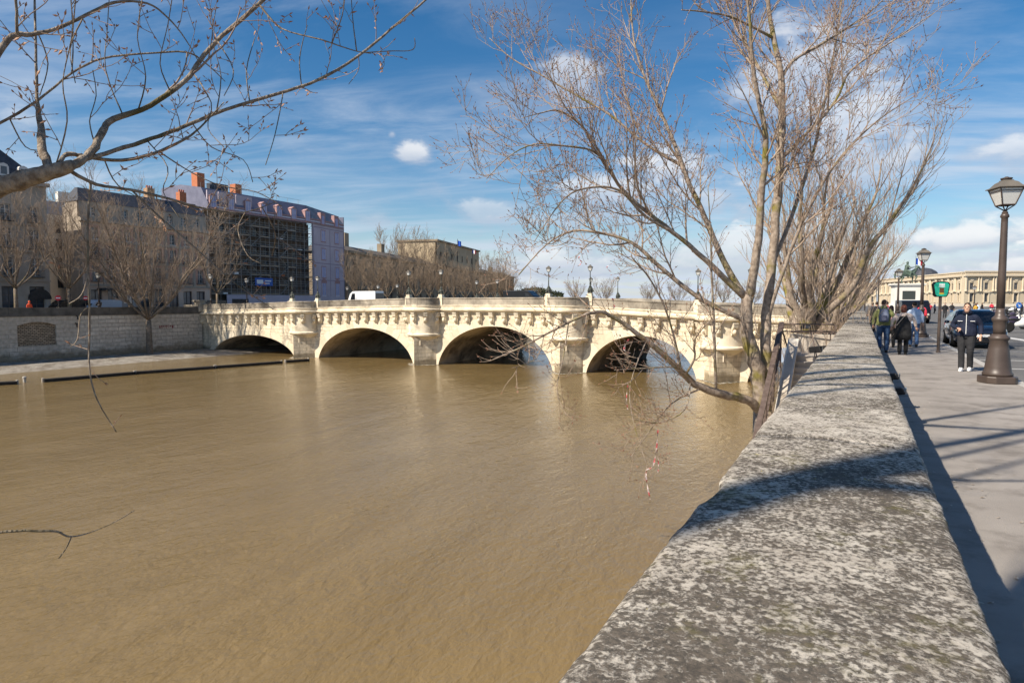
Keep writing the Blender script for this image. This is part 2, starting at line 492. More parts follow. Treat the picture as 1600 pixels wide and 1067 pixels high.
PAINT = mat('road_paint', (.62, .61, .58), (.48, .47, .45), .8, 4, 6)
LAND = mat('paved_ground', (.15, .145, .135), (.19, .18, .17), .92, .3, 6)
BR_WALL = stone_wall_mat('bridge_ashlar', (.74, .635, .46), (.80, .70, .53), (.44, .36, .25), 1.1, .46, .022, 'XZ', wet=.8, dst=(1, 1, .22), dirt=(.27, .22, .16), dscale=.8, dlo=.45, dhi=.72)
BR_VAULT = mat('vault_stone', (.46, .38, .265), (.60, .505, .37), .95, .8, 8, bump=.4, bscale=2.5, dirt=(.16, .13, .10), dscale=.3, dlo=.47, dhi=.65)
BR_LIGHT = mat('bridge_trim_stone', (.74, .64, .47), (.82, .73, .57), .9, 1.2, 7, bump=.3, bscale=6, dirt=(.34, .285, .21), dscale=.8, dlo=.48, dhi=.74)
BR_PAR = mat('bridge_parapet_stone', (.36, .315, .25), (.52, .455, .355), .92, .7, 8, bump=.3, bscale=5, dirt=(.11, .095, .078), dscale=.4, dlo=.42, dhi=.66)
BR_VOUS = [mat('voussoir_stone_a', (.66, .565, .41), (.75, .655, .49), .9, 1.5, 6, bump=.3, bscale=6),
           mat('voussoir_stone_b', (.70, .61, .455), (.78, .69, .53), .9, 1.5, 6, bump=.3, bscale=6),
           mat('voussoir_stone_c', (.60, .51, .37), (.70, .60, .44), .9, 1.5, 6, bump=.3, bscale=6)]
WALL_L = stone_wall_mat('quay_ashlar', (.70, .62, .51), (.54, .47, .38), (.32, .27, .215), 1.7, .52, .035, 'YZ', wet=1.3, dirt=(.47, .40, .315), dscale=.13, dlo=.40, dhi=.58, bump=.8)
WALL_R = stone_wall_mat('island_quay_ashlar', (.50, .44, .36), (.42, .37, .30), (.26, .22, .18), 1.1, .40, .02, 'YZ')
COPE_L = mat('dark_coping', (.085, .075, .062), (.16, .14, .115), .95, .8, 8, bump=.4, bscale=6)
RUBBLE = stone_wall_mat('rubble_infill', (.46, .35, .235), (.30, .225, .15), (.10, .08, .06), .42, .20, .03, 'YZ', bump=1.0)
COBBLE = stone_wall_mat('cobbles', (.44, .40, .34), (.33, .30, .25), (.20, .18, .15), .2, .14, .02, 'XY', dirt=(.15, .12, .09), dscale=.8, dlo=.44, dhi=.6)
TIMBER = mat('black_timber', (.018, .016, .014), (.04, .035, .03), .8, 2, 5)
IRON = mat('dark_iron', (.035, .030, .027), (.055, .046, .040), .55, 3, 5, metal=.0, spec=.4)
LAMP_IRON = mat('bronze_brown_paint', (.060, .043, .034), (.085, .062, .050), .42, 2.5, 5, spec=.5)
BLACK = mat('black_metal', (.012, .012, .013), None, .5)
WHITE = mat('white_paint', (.78, .78, .76), None, .5)
GLASS_DARK = mat('window_glass', (.05, .058, .068), (.09, .10, .115), .08, .4, 2, spec=.6)

# ------------------------------------------------------------------ water, ground, banks
def sheet(name, poly, z, m, kind='structure'):
    o = MB(); o.add([(x, y, z) for x, y in poly], [tuple(range(len(poly)))])
    o = o.build(name, m); tag(o, kind=kind); return o
sheet('river', [(-3000, -400), (-0.3, -400), (-0.3, 86), (-12, 86), (-12, 3500), (-3000, 3500)], WATER_Z, WATER)
XL = -88.0
LB = [(XL, -60), (XL, 64), (XL, 88), (-94, 130), (-118, 210), (-150, 300), (-215, 420), (-420, 700), (-1400, 1500)]
sheet('left_bank_street', [(-2800, -300), (XL - .6, -300), (XL - .6, 64)] + [(x - .6, y) for x, y in LB[1:]] + [(-2800, 3000)], 0.0, LAND)
sheet('island_road', [(3.03, -200), (2800, -200), (2800, 3500), (-12, 3500), (-12, 86), (-1.2, 85.2), (-1.2, 60.5), (3.03, 60.5)], -.12, ROAD)
pave = MB().box(.24, 2.84, -12, 60.4, -.4, 0.0).build('pavement', ASPHALT_WALK); tag(pave, kind='structure')
# kerb stones, each a piece of the pavement
ks = MB().box(0, .185, 0, .985, -.4, .004).mesh('kerb_stone', GRANITE)
for i in range(62):
    k = link_mesh('kerb_stone', ks, None, pave, (2.847, -2 + i * 1.0, random.uniform(-.003, .006)))
# painted crossing bars and lane lines on the road
def stripe(u0, v0, u1, v1, w):
    a, b_ = at_z(u0, v0, -.116), at_z(u1, v1, -.116)
    d = (b_ - a).normalized(); n = Vector((-d.y, d.x, 0)) * w / 2
    mb = MB(); mb.quad(a - n, b_ - n, b_ + n, a + n)
    o = mb.build('road_marking', PAINT); tag(o, kind='structure')
for s_ in [(1530, 507, 1562, 514, .55), (1532, 517, 1562, 524, .45), (1568, 526.5, 1660, 541, .45), (1520, 548.5, 1700, 551, .14), (1530, 562, 1700, 566, .14), (1545, 575, 1700, 580, .14)]:
    stripe(*s_)

# the far (left) bank: quay wall with its dark coping, walled-up opening, low quay half under water
root = empty('quay_wall', (XL, 30, WATER_Z), label='pale stone quay wall with dark coping and walled-up opening on the far bank', cat='wall')
nu0, nu1 = at_x(27, 520, XL).y, at_x(88, 520, XL).y
nz0, nz1 = at_x(57, 540, XL).z, at_x(57, 503, XL).z
mb = MB()                                           # face with the hole of the walled-up opening
Y0, Y1, ZB, ZT = -25.0, 62.9, -7.0, -.05
for (a, b_, c, d) in [(Y0, nu0, ZB, ZT), (nu1, Y1, ZB, ZT), (nu0, nu1, ZB, nz0)]:
    mb.quad((XL, a, c), (XL, b_, c), (XL, b_, d), (XL, a, d))
seg = 12
arc = [(nu0 + (nu1 - nu0) * k / seg, nz1 - .45 * (2 * k / seg - 1) ** 2) for k in range(seg + 1)]
for k in range(seg):
    (a, za), (b_, zb) = arc[k], arc[k + 1]
    mb.quad((XL, a, za), (XL, b_, zb), (XL, b_, ZT), (XL, a, ZT))
    mb.quad((XL, a, za), (XL - .28, a, za), (XL - .28, b_, zb), (XL, b_, zb))
for yy in (nu0, nu1): mb.quad((XL, yy, nz0), (XL - .28, yy, nz0), (XL - .28, yy, arc[0][1]), (XL, yy, arc[0][1]))
mb.quad((XL, nu0, nz0), (XL, nu1, nz0), (XL - .28, nu1, nz0), (XL - .28, nu0, nz0))
mb.build('wall_face', WALL_L, root, world=True)
MB().box(XL - .5, XL - .26, nu0 - .2, nu1 + .2, nz0 - .2, nz1 + .2).build('rubble_infill', RUBBLE, root, world=True)
MB().box(XL - .7, XL + .10, Y0, Y1, -.05, .22).build('string_course', COPE_L, root, world=True)
y = Y0
while y < Y1 - .2:
    l = min(random.uniform(2.0, 3.2), Y1 - y)
    MB().box(XL - .62, XL + .02, y + .01, y + l - .01, .222, 1.0 + random.uniform(-.015, .02)).build('coping_stone', COPE_L, root, world=True)
    y += l
for (u, v) in ((118, 505), (119, 493)):
    p = at_x(u, v, XL)
    MB().tube([(XL + .02, p.y, p.z), (XL + .3, p.y, p.z - .05), (XL + .34, p.y, p.z - .5)], .09, 6).build('rain_spout', IRON, root, world=True)
# graffiti line, dark red, flat on the wall
p0, p1 = at_x(249, 511, XL), at_x(272, 511, XL)
mb = MB(); yy = p0.y
while yy < p1.y:
    w = random.uniform(.14, .26)
    zc = p0.z
    mb.box(XL + .003, XL + .012, yy, yy + .05, zc - .2, zc + .2); mb.box(XL + .003, XL + .0125, yy + .05, yy + w, zc + random.choice((-.2, 0, .14)), zc + random.choice((.18, .2)) )
    yy += w + .09
mb.build('painted_writing', mat('dark_red_spray', (.22, .05, .05), None, .8), root, world=True)
# low quay in front of it, partly flooded
q = MB()
prof = [(XL, -5.40), (XL + 4.5, -5.50), (XL + 7.5, -5.68), (XL + 9.0, -5.78), (XL + 11, -5.84), (XL + 20.5, -6.1)]
for i in range(len(prof) - 1):
    (xa, za), (xb, zb) = prof[i], prof[i + 1]
    for j in range(44):
        ya, yb = -25 + j * 2.55, -25 + (j + 1) * 2.55
        q.quad((xa, ya, za), (xb, ya, zb), (xb, yb, zb), (xa, yb, za))
tag(q.build('low_quay', COBBLE), kind='structure')
# long black timber fenders floating off its edge
for i, (ua, va, ub, vb) in enumerate([(-60, 603, 27, 598.5), (67, 595.5, 210, 583.5), (212, 583.2, 335, 574.5), (337, 574.2, 440, 566.5), (446, 565.5, 482, 563)]):
    a, b_ = at_z(ua, va, WATER_Z + .1), at_z(ub, vb, WATER_Z + .1)
    r_ = empty('timber_fender', ((a + b_) / 2)[:], label=['black timber fender at the left picture edge, floating off the far quay', 'long black timber fender nearest the white stub on the far quay',
               'black timber fender in the middle of the row off the far quay', 'black timber fender in front of the first bridge arch', 'short black timber fender touching the first bridge pier'][i], cat='fender', group='fenders along the far quay')
    d = (b_ - a).normalized(); n = Vector((-d.y, d.x, 0)) * .32
    mb = MB(); vs = []
    for z_ in (-.35, .30):
        for p in (a - n, b_ - n, b_ + n, a + n): vs.append((p.x, p.y, WATER_Z + z_))
    mb.add(vs, [(3, 2, 1, 0), (4, 5, 6, 7), (0, 1, 5, 4), (1, 2, 6, 5), (2, 3, 7, 6), (3, 0, 4, 7)])
    bevel(mb.build('beam', TIMBER, r_, world=True), .05)
    for e, p in enumerate((a, b_)):
        MB().lathe([(.12, -.8), (.12, .36), (.09, .40)], (p.x, p.y, WATER_Z), 8).build('mooring_pile', mat('pale_pile', (.45, .40, .33), (.33, .29, .24), .9, 3), r_, world=True)
p = at_z(38.5, 597, WATER_Z)
o = MB().lathe([(.13, -.9), (.13, .34), (.17, .37), (.17, .50), (.10, .54)], (0, 0, 0), 9).build('mooring_post', mat('weathered_white', (.50, .47, .42), (.38, .35, .30), .9, 4), None, loc=p)
tag(o, 'small white mooring stub standing in the water between two black fenders', 'post')
# far left bank beyond the bridge
mb = MB()
for i in range(2, len(LB) - 1):
    (xa, ya), (xb, yb) = LB[i], LB[i + 1]
    mb.quad((xa, ya, -7), (xb, yb, -7), (xb, yb, 1.0), (xa, ya, 1.0))
    mb.quad((xa, ya, 1.0), (xb, yb, 1.0), (xb - .6, yb, 1.0), (xa - .6, ya, 1.0))
    mb.quad((xa - .6, ya, 1.0), (xb - .6, yb, 1.0), (xb - .6, yb, 0), (xa - .6, ya, 0))
tag(mb.build('quay_wall', WALL_L), 'stone quay wall of the far bank beyond the bridge', 'wall')

# ------------------------------------------------------------------ near quay wall and its great parapet
PXL, PXR, PTOP = -.49, .27, .98
def gn(x, y, s, seed=0.0): return noise.noise(Vector((x * s + seed, y * s - seed, seed * 1.7)))
root = empty('stone_parapet', (-.11, 10, 0), label='long grey lichen-covered stone parapet running away along the pavement', cat='parapet')
MB().box(PXL + .05, PXR - .035, -6, 62.4, -6.8, PTOP - .34).build('wall_face', WALL_R, root, world=True)
random.seed(11)
y = -1.8
ends = [-1.8]
for l in (2.65, 2.75, 2.4, 1.9, 2.4): y += l; ends.append(y)
while y < 61.5: y += random.uniform(1.7, 2.7); ends.append(min(y, 62.3))
for i in range(len(ends) - 1):
    ya, yb = ends[i] + .006, ends[i + 1] - .006
    near = ya < 7
    ny = max(4, int((yb - ya) / (.025 if near else .12))); 
    tx = [PXL, PXL + .008, PXL + .024] + [PXL + .024 + (PXR - PXL - .048) * k / (26 if near else 8) for k in range(1, (26 if near else 8))] + [PXR - .024, PXR - .008, PXR]
    cross = [(PXL + .01, PTOP - .34)] + [(x_, None) for x_ in tx] + [(PXR - .01, PTOP - .34)]
    tilt, dz = random.uniform(-.004, .004), random.uniform(-.006, .006)
    mb = MB(); nc = len(cross)
    for j in range(ny + 1):
        yy = ya + (yb - ya) * j / ny
        ed = min(yy - ya, yb - yy)
        endz = -.012 * max(0, 1 - ed / .03) ** 2
        for (x_, z_) in cross:
            if z_ is None:
                ex = min(x_ - PXL, PXR - x_)
                chip = .008 * gn(0 if x_ < 0 else 9, yy, 3.0, 2.2) + .006 * gn(3 if x_ < 0 else 5, yy, 11.0, 4.1) + .003 * gn(1, yy, 37, 1.1)
                big = max(0, gn(7 if x_ < 0 else 2, yy, 1.7, 8.8) - .35) * .10
                xx = x_
                if ex < .04:
                    xx = x_ + (chip + big) * (1 if x_ < 0 else -1) * (1 - ex / .05)
                z_ = PTOP + dz + tilt * (x_ + .11) - .012 * ((x_ + .11) / .38) ** 2 + .004 * gn(x_, yy, 2.5, 3) + .0025 * gn(x_, yy, 9, 5) + .0016 * gn(x_, yy, 28, 7)
                if ex < .02: z_ -= .014 * (1 - ex / .02) ** 1.5 + big * .25
                z_ += endz
                mb.v.append((xx, yy, z_))
            else:
                mb.v.append((x_, yy, z_))
    for j in range(ny):
        for k in range(nc - 1):
            a = j * nc + k
            mb.f.append((a, a + 1, a + nc + 1, a + nc))
    mb.f.append(tuple(range(nc))); mb.f.append(tuple(ny * nc + k for k in range(nc - 1, -1, -1)))
    o = mb.build('coping_stone', LICHEN, root, smooth=False, world=True)
    for pl in o.data.polygons: pl.use_smooth = len(pl.vertices) == 4

# dry leaf bits and dust gathered on the pavement
rg = random.Random(31); mb = MB()
for k in range(420):
    y_ = rg.uniform(2.5, 26); x_ = PXR + .03 + (abs(rg.gauss(0, .5)) if k % 3 else rg.uniform(0, 2.4))
    if x_ > 2.7: continue
    a_ = rg.uniform(0, 6.28); s_ = rg.uniform(.008, .028); c_, d_ = math.cos(a_) * s_, math.sin(a_) * s_
    mb.add([(x_ - c_, y_ - d_, .004), (x_ + d_ * .5, y_ - c_ * .5, .007), (x_ + c_, y_ + d_, .004 + s_ * .3), (x_ - d_ * .5, y_ + c_ * .5, .006)], [(0, 1, 2, 3)])
tag(mb.build('leaf_litter', mat('dry_litter', (.20, .14, .09), (.55, .50, .43), .9, 30, 2)), 'dry leaf bits scattered along the foot of the parapet', 'litter', kind='stuff')

# ------------------------------------------------------------------ the bridge
YB0, YB1 = 63.0, 84.6
PTS = [(-110, 1.0), (-95, 1.15), (-89, 1.3), (-76, 1.55), (-63, 1.85), (-49, 2.16), (-43, 2.19), (-30, 2.20), (-26, 2.17), (-19.6, 1.84), (-13.5, 1.56), (-6, 1.3), (0, 1.1), (5, 1.0)]
def ztop(x):
    for (xa, za), (xb, zb) in zip(PTS, PTS[1:]):
        if xa <= x <= xb: return za + (zb - za) * (x - xa) / (xb - xa)
    return 1.0
ARCH = [(-85.6, -68.6, -3.05), (-64.0, -48.2, -1.62), (-44.4, -29.3, -1.08), (-25.4, -13.9, -1.72), (-9.2, -1.6, -2.4)]
PIER = [-66.3, -46.3, -27.4, -11.5]
ZS = -6.7
def arch_a(i):
    xl, xr, zc = ARCH[i]; half = (xr - xl) / 2
    return (xl + xr) / 2, half / math.sqrt(1 - ((WATER_Z - ZS) / (zc - ZS)) ** 2), zc - ZS
def zbot(x):
    for i in range(len(ARCH)):
        c, a, h = arch_a(i)
        if abs(x - c) < a: return ZS + h * math.sqrt(1 - ((x - c) / a) ** 2), True
    return -8.0, False
bridge = empty('stone_arch_bridge', (-45, 74, WATER_Z), label='pale stone bridge of low arches with round turrets over the piers', cat='bridge')
PARH, CORN, BAY = .85, .88, 2.08
xs = set()
for i in range(len(ARCH)):
    c, a, h = arch_a(i)
    for k in range(49): xs.add(round(c - a * math.cos(math.pi * k / 48), 4))
for k in range(0, 31): xs.add(-92 + k * 3.0)
xs = sorted(x for x in xs if -92 <= x <= -.9) + [-.9]
front, back, vault = MB(), MB(), MB()
for xa, xb in zip(xs, xs[1:]):
    xm = (xa + xb) / 2
    _, inside = zbot(xm)
    if inside:
        za, zb = zbot(xa)[0] if zbot(xa)[1] else ZS, zbot(xb)[0] if zbot(xb)[1] else ZS
    else: za = zb = -8.0
    ta, tb = ztop(xa) - PARH - .3, ztop(xb) - PARH - .3
    front.quad((xa, YB0, za), (xb, YB0, zb), (xb, YB0, tb), (xa, YB0, ta))
    back.quad((xb, YB1, zb), (xa, YB1, za), (xa, YB1, ta), (xb, YB1, tb))
    if inside: vault.quad((xa, YB0, za), (xa, YB1, za), (xb, YB1, zb), (xb, YB0, zb))
for i in range(len(ARCH)):
    c, a, h = arch_a(i)
    for x_ in (c - a, c + a): vault.quad((x_, YB0, -8), (x_, YB1, -8), (x_, YB1, ZS), (x_, YB0, ZS))
front.build('spandrel_wall', BR_WALL, bridge, world=True)
back.build('far_spandrel_wall', BR_WALL, bridge, world=True)
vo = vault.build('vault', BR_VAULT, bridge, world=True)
# voussoirs of each arch ring
random.seed(5)
for i in range(len(ARCH)):
    c, a, h = arch_a(i)
    nv = int(a * 2.9) | 1
    th = .85
    for k in range(nv):
        t0, t1 = math.pi * (1 - k / nv), math.pi * (1 - (k + 1) / nv)
        g = .006
        pts = []
        for t in (t0 - g / a, (t0 + t1) / 2, t1 + g / a): pts.append((c + a * math.cos(t), ZS + h * math.sin(t)))
        o_ = []
        for t in (t1 + g / a, (t0 + t1) / 2, t0 - g / a):
            nx, nz_ = math.cos(t) * h, math.sin(t) * a; l = math.hypot(nx, nz_)
            e = th * (1.0 + (.18 if k % 2 else 0))
            o_.append((c + a * math.cos(t) + nx / l * e, ZS + h * math.sin(t) + nz_ / l * e))
        MB().extr(pts + o_, YB0 - random.uniform(.025, .055), YB0 + .1).build('voussoir', random.choice(BR_VOUS), bridge, world=True)
# cornice and parapet between the turrets
def band(name, m, x0, x1, prof, off, step=1.6):
    """prof: closed (y,z) section, z relative to ztop"""
    n = max(1, int((x1 - x0) / step)); mb = MB(); k_ = len(prof)
    for j in range(n + 1):
        x = x0 + (x1 - x0) * j / n; zt_ = ztop(x) + off
        for (yy, zz_) in prof: mb.v.append((x, yy, zt_ + zz_))
    for j in range(n):
        for k in range(k_): mb.f.append((j * k_ + k, j * k_ + (k + 1) % k_, (j + 1) * k_ + (k + 1) % k_, (j + 1) * k_ + k))
    mb.f.append(tuple(range(k_ - 1, -1, -1))); mb.f.append(tuple(n * k_ + k for k in range(k_)))
    return mb.build(name, m, bridge, world=True)
spans = [(-92, PIER[0] - BAY)] + [(PIER[i] + BAY, PIER[i + 1] - BAY) for i in range(3)] + [(PIER[3] + BAY, -.9)]
CP = [(0, -CORN), (-.10, -CORN), (-.16, -CORN + .12), (-.42, -CORN + .20), (-.52, -CORN + .24), (-.55, -CORN + .42), (-.30, -CORN + .50), (-.30, -.16), (-.38, -.12), (-.38, 0), (.3, 0), (.3, -CORN)]
for (a, b_) in spans:
    band('cornice', BR_LIGHT, a, b_, [(YB0 + p_, z_) for p_, z_ in CP], -PARH)
    # parapet in separate blocks
    x = a
    while x < b_ - .3:
        l = min(random.uniform(1.9, 2.6), b_ - x)
        if b_ - x - l < .8: l = b_ - x
        band('parapet_block', BR_PAR, x + .006, x + l - .006, [(YB0 - .26, -PARH + .002), (YB0 - .26, -.16), (YB0 - .32, -.14), (YB0 - .32, -.03), (YB0 - .26, 0), (YB0 + .16, 0), (YB0 + .2, -PARH + .002)], 0, 3)
        x += l
band('parapet_far_side', BR_PAR, -92, -.9, [(YB1 - .2, -PARH - .2), (YB1 - .2, 0), (YB1 + .25, 0), (YB1 + .25, -PARH - .2)], 0)
band('cornice_far_side', BR_LIGHT, -92, -.9, [(YB1, -CORN - PARH), (YB1, -PARH - .01), (YB1 + .45, -PARH - .01), (YB1 + .45, -CORN - PARH)], 0)
# deck
mb = MB()
for j in range(46):
    xa, xb = -92 + 2.0 * j, -92 + 2.0 * (j + 1)
    za, zb = ztop(xa) - PARH - .02, ztop(xb) - PARH - .02
    mb.quad((xa, YB0 + .2, za), (xb, YB0 + .2, zb), (xb, YB1 - .2, zb), (xa, YB1 - .2, za))
mb.build('deck', ROAD, bridge, world=True)
# corbels with carved heads
cb = MB().extr([(0, -1.25), (-.16, -1.22), (-.26, -1.05), (-.22, -.80), (-.30, -.62), (-.46, -.50), (-.52, -.30), (-.50, -.16), (-.58, -.13), (-.58, 0), (0, 0)], -.25, .25, 'x')
cb.ell((0, -.30, -.86), .20, .20, .27, 8, 6)
cbm = cb.mesh('corbel', BR_LIGHT)
for (a, b_) in spans:
    n = max(2, round((b_ - a) / 1.66))
    for j in range(n):
        x = a + (b_ - a) * (j + .5) / n
        o = link_mesh('corbel', cbm, None, bridge)
        o.location = Vector((x, YB0 - .012, ztop(x) - PARH - CORN + .005)) - bridge.location
# turrets and cutwaters over each pier
for i, xc in enumerate(PIER):
    zt_ = ztop(xc); zc = zt_ - PARH - CORN; zb_ = -2.35 + (zt_ - 2.18) * .6
    c3 = (xc, YB0 + .05, 0)
    A0, A1 = math.pi, 2 * math.pi
    tr = MB().lathe([(BAY - .02, zb_ + .3), (BAY - .02, zc + .02)], c3, 28, A0, A1).build('turret_drum', BR_LIGHT, bridge, world=True, smooth=False)
    MB().lathe([(BAY - .25, zb_ - .12), (BAY + .02, zb_ - .05), (BAY + .16, zb_ + .06), (BAY + .18, zb_ + .22), (BAY + .02, zb_ + .34)], c3, 28, A0, A1).build('base_moulding', BR_LIGHT, bridge, world=True)
    MB().lathe([(.55, zb_ - 1.25), (.95, zb_ - 1.05), (1.15, zb_ - .7), (1.55, zb_ - .35), (BAY - .2, zb_ - .10)], c3, 20, A0, A1).build('turret_bracket', BR_LIGHT, bridge, world=True)
    MB().lathe([(BAY - .1, zc), (BAY + .08, zc), (BAY + .16, zc + .12), (BAY + .42, zc + .20), (BAY + .53, zc + .24), (BAY + .56, zc + .42), (BAY + .30, zc + .5), (BAY + .3, zc + CORN - .16), (BAY + .38, zc + CORN - .12), (BAY + .38, zc + CORN)], c3, 32, A0, A1).build('turret_cornice', BR_LIGHT, bridge, world=True)
    nb_ = 7
    for j in range(nb_):                             # curved parapet blocks
        a0, a1 = A0 + math.pi * (j + .012) / nb_, A0 + math.pi * (j + .988) / nb_
        mb = MB(); prof = [(BAY + .26, zt_ - PARH + .003), (BAY + .26, zt_ - .15), (BAY + .32, zt_ - .13), (BAY + .32, zt_ - .02), (BAY + .26, zt_ + .01), (BAY - .14, zt_ + .01), (BAY - .14, zt_ - PARH + .003)]
        mb.lathe(prof + [prof[0]], c3, 5, a0, a1)
        mb.build('turret_parapet_block', BR_PAR, bridge, world=True)
    for j in range(5):
        a = A0 + math.pi * (j + .5) / 5
        o = link_mesh('corbel', cbm, None, bridge)
        o.location = Vector((xc + BAY * math.cos(a), c3[1] + BAY * math.sin(a), zc + .005)) - bridge.location
        o.rotation_euler = (0, 0, a + math.pi / 2)
        o.scale = (.9, .95, .95)
    # triangular cutwater
    hw = 1.75
    mb = MB().prism([(xc - hw, YB0 + .1), (xc - .1, YB0 - 2.15), (xc + hw, YB0 + .1)], -8.2, zb_ - .16)
    mb.build('cutwater', BR_WALL, bridge, world=True)
    MB().box(xc - .42, xc + .42, YB0 - 1.62, YB0 - .6, zb_ - 1.1, zb_ - .32).build('mask_keystone', BR_LIGHT, bridge, world=True)
    for sx in (-1, 1):                               # plinths that carry the lamps
        o = MB().box(xc + sx * (BAY + .32) - .34, xc + sx * (BAY + .32) + .34, YB0 - .40, YB0 + .28, zt_ - PARH, zt_ + .14)
        o.box(xc + sx * (BAY + .32) - .25, xc + sx * (BAY + .32) + .25, YB0 - .31, YB0 + .19, zt_ + .14, zt_ + .42)
        o.build('lamp_plinth', BR_LIGHT, bridge, world=True)
# broken foam where the current meets the cutwaters
rg = random.Random(17); mb = MB()
for xc in PIER:
    for k in range(150):
        s_ = rg.choice((-1, 1)); t_ = rg.random() ** .7
        x_ = xc - .1 + s_ * t_ * 2.0 + rg.gauss(0, .10) * s_; y_ = YB0 - 2.3 + t_ * 2.5 - abs(rg.gauss(0, .22)) - .12
        r0 = rg.uniform(.03, .13); ph = rg.uniform(0, 6)
        mb.add([(x_ + r0 * 1.8 * math.cos(ph + j * 1.257) * rg.uniform(.6, 1.2), y_ + r0 * math.sin(ph + j * 1.257), WATER_Z + .012) for j in range(5)], [(0, 1, 2, 3, 4)])
tag(mb.build('foam', mat('river_foam', (.62, .57, .47), (.72, .68, .58), .7, 5)), 'broken pale foam at the feet of the bridge piers', 'foam', kind='stuff')
# end pillar where the bridge meets the far quay
p = at_y(311, 478, YB0 - .3)
MB().box(p.x - .7, p.x + .7, YB0 - .7, YB0 + .3, 0.2, 1.75).box(p.x - .85, p.x + .85, YB0 - .85, YB0 + .45, 1.75, 2.0).build('end_pillar', BR_PAR, bridge, world=True)
# ------------------------------------------------------------------ buildings
def facade(root, w, h, holes, m, depth=.35, z0=0.0, x0=0.0, y=0.0, name='front_wall'):
    us = sorted({x0, x0 + w} | {a for hh in holes for a in hh[:2]}); zs = sorted({z0, z0 + h} | {a for hh in holes for a in hh[2:]})
    mb = MB()
    for ua, ub in zip(us, us[1:]):
        for za, zb in zip(zs, zs[1:]):
            um, zm = (ua + ub) / 2, (za + zb) / 2
            if any(a < um < b_ and c < zm < d for a, b_, c, d in holes): continue
            mb.quad((ua, y, za), (ub, y, za), (ub, y, zb), (ua, y, zb))
    for a, b_, c, d in holes:
        D_ = y + depth
        mb.quad((a, y, c), (a, D_, c), (a, D_, d), (a, y, d)); mb.quad((b_, y, c), (b_, y, d), (b_, D_, d), (b_, D_, c))
        mb.quad((a, y, d), (a, D_, d), (b_, D_, d), (b_, y, d)); mb.quad((a, y, c), (b_, y, c), (b_, D_, c), (a, D_, c))
    return mb.build(name, m, root)
_wm = {}
def window(root, a, b_, c, d, y, fm, gm=None, shutters=None, sill=None, surround=None):
    """frame part with a pane, and optional sill, as children of the building"""
    key = (round(b_ - a, 2), round(d - c, 2), fm.name)
    w, h = b_ - a, d - c
    if key not in _wm:
        mb = MB(); t = min(.09, w * .08)
        mb.box(0, w, 0, .08, 0, t).box(0, w, 0, .08, h - t, h).box(0, t, 0, .08, t, h - t).box(w - t, w, 0, .08, t, h - t)
        mb.box(w / 2 - t * .6, w / 2 + t * .6, -.01, .07, t, h - t)
        for k in (1, 2): mb.box(t, w - t, 0, .06, h * k / 3 - .03, h * k / 3 + .03)
        g = MB(); g.quad((0, .05, 0), (w, .05, 0), (w, .05, h), (0, .05, h))
        s_ = MB().box(-.12, w + .12, -.14, .2, -.14, 0)
        _wm[key] = (mb.mesh('window', fm), g.mesh('pane', gm or GLASS_DARK), s_)
    wm_, gm_, sb = _wm[key]
    f = link_mesh('window', wm_, None, root, (a, y, c))
    link_mesh('pane', gm_, None, f)
    if sill is not None:
        k2 = ('sill', key)
        if k2 not in _wm: _wm[k2] = sb.mesh('sill', sill)
        link_mesh('sill', _wm[k2], None, f, (0, -y, 0))
    return f
def shell(root, w, d, h, m, x0=0.0):
    mb = MB()
    mb.quad((x0, 0, 0), (x0, d, 0), (x0, d, h), (x0, 0, h)); mb.quad((x0 + w, 0, 0), (x0 + w, 0, h), (x0 + w, d, h), (x0 + w, d, 0))
    mb.quad((x0, d, 0), (x0 + w, d, 0), (x0 + w, d, h), (x0, d, h)); mb.quad((x0, 0, h), (x0 + w, 0, h), (x0 + w, d, h), (x0, d, h))
    mb.quad((x0, .6, 0), (x0 + w, .6, 0), (x0 + w, .6, h), (x0, .6, h))
    return mb.build('side_walls', m, root)
def hip_roof(root, m, x0, x1, y0, y1, z0, z1, inx, iny, top_in=0, name='roof'):
    mb = MB()
    lo = [(x0, y0, z0), (x1, y0, z0), (x1, y1, z0), (x0, y1, z0)]
    hi = [(x0 + inx, y0 + iny, z1), (x1 - inx, y0 + iny, z1), (x1 - inx, y1 - iny, z1), (x0 + inx, y1 - iny, z1)]
    mb.add(lo + hi, [(0, 1, 5, 4), (1, 2, 6, 5), (2, 3, 7, 6), (3, 0, 4, 7), (4, 5, 6, 7)])
    return mb.build(name, m, root)
STONE_A = mat('facade_stone_grey', (.36, .30, .235), (.47, .40, .32), .92, .5, 7, bump=.2, bscale=4, dirt=(.24, .20, .16), dscale=.2, dlo=.5, dhi=.75)
STONE_B = mat('facade_stone_pink', (.58, .42, .315), (.68, .51, .39), .92, .4, 7, bump=.2, bscale=4, dirt=(.36, .28, .22), dscale=.25, dlo=.55, dhi=.8)
STONE_C = mat('facade_stone_white', (.66, .62, .54), (.74, .70, .62), .92, .4, 6, dirt=(.45, .41, .35), dscale=.4, dlo=.55, dhi=.8)
BRICK_P = mat('pink_brick', (.52, .29, .21), (.60, .36, .27), .92, 3, 4)
STONE_M = mat('mint_stone', (.30, .235, .16), (.38, .305, .215), .95, .3, 7, dirt=(.17, .135, .095), dscale=.12, dlo=.45, dhi=.7)
SLATE = mat('slate', (.045, .048, .058), (.075, .08, .095), .6, 2, 5)
ZINC = mat('zinc_roof', (.22, .235, .26), (.30, .315, .34), .5, .6, 5)
TILE = mat('chimney_brick', (.42, .14, .07), (.52, .20, .10), .9, 3, 5)
FRAME_W = mat('window_frame_white', (.62, .60, .56), None, .6)
FRAME_D = mat('window_frame_dark', (.12, .10, .085), None, .6)
SHOP = mat('shop_front_dark', (.03, .028, .026), (.06, .05, .045), .5, 2, 3)
HP = math.pi / 2

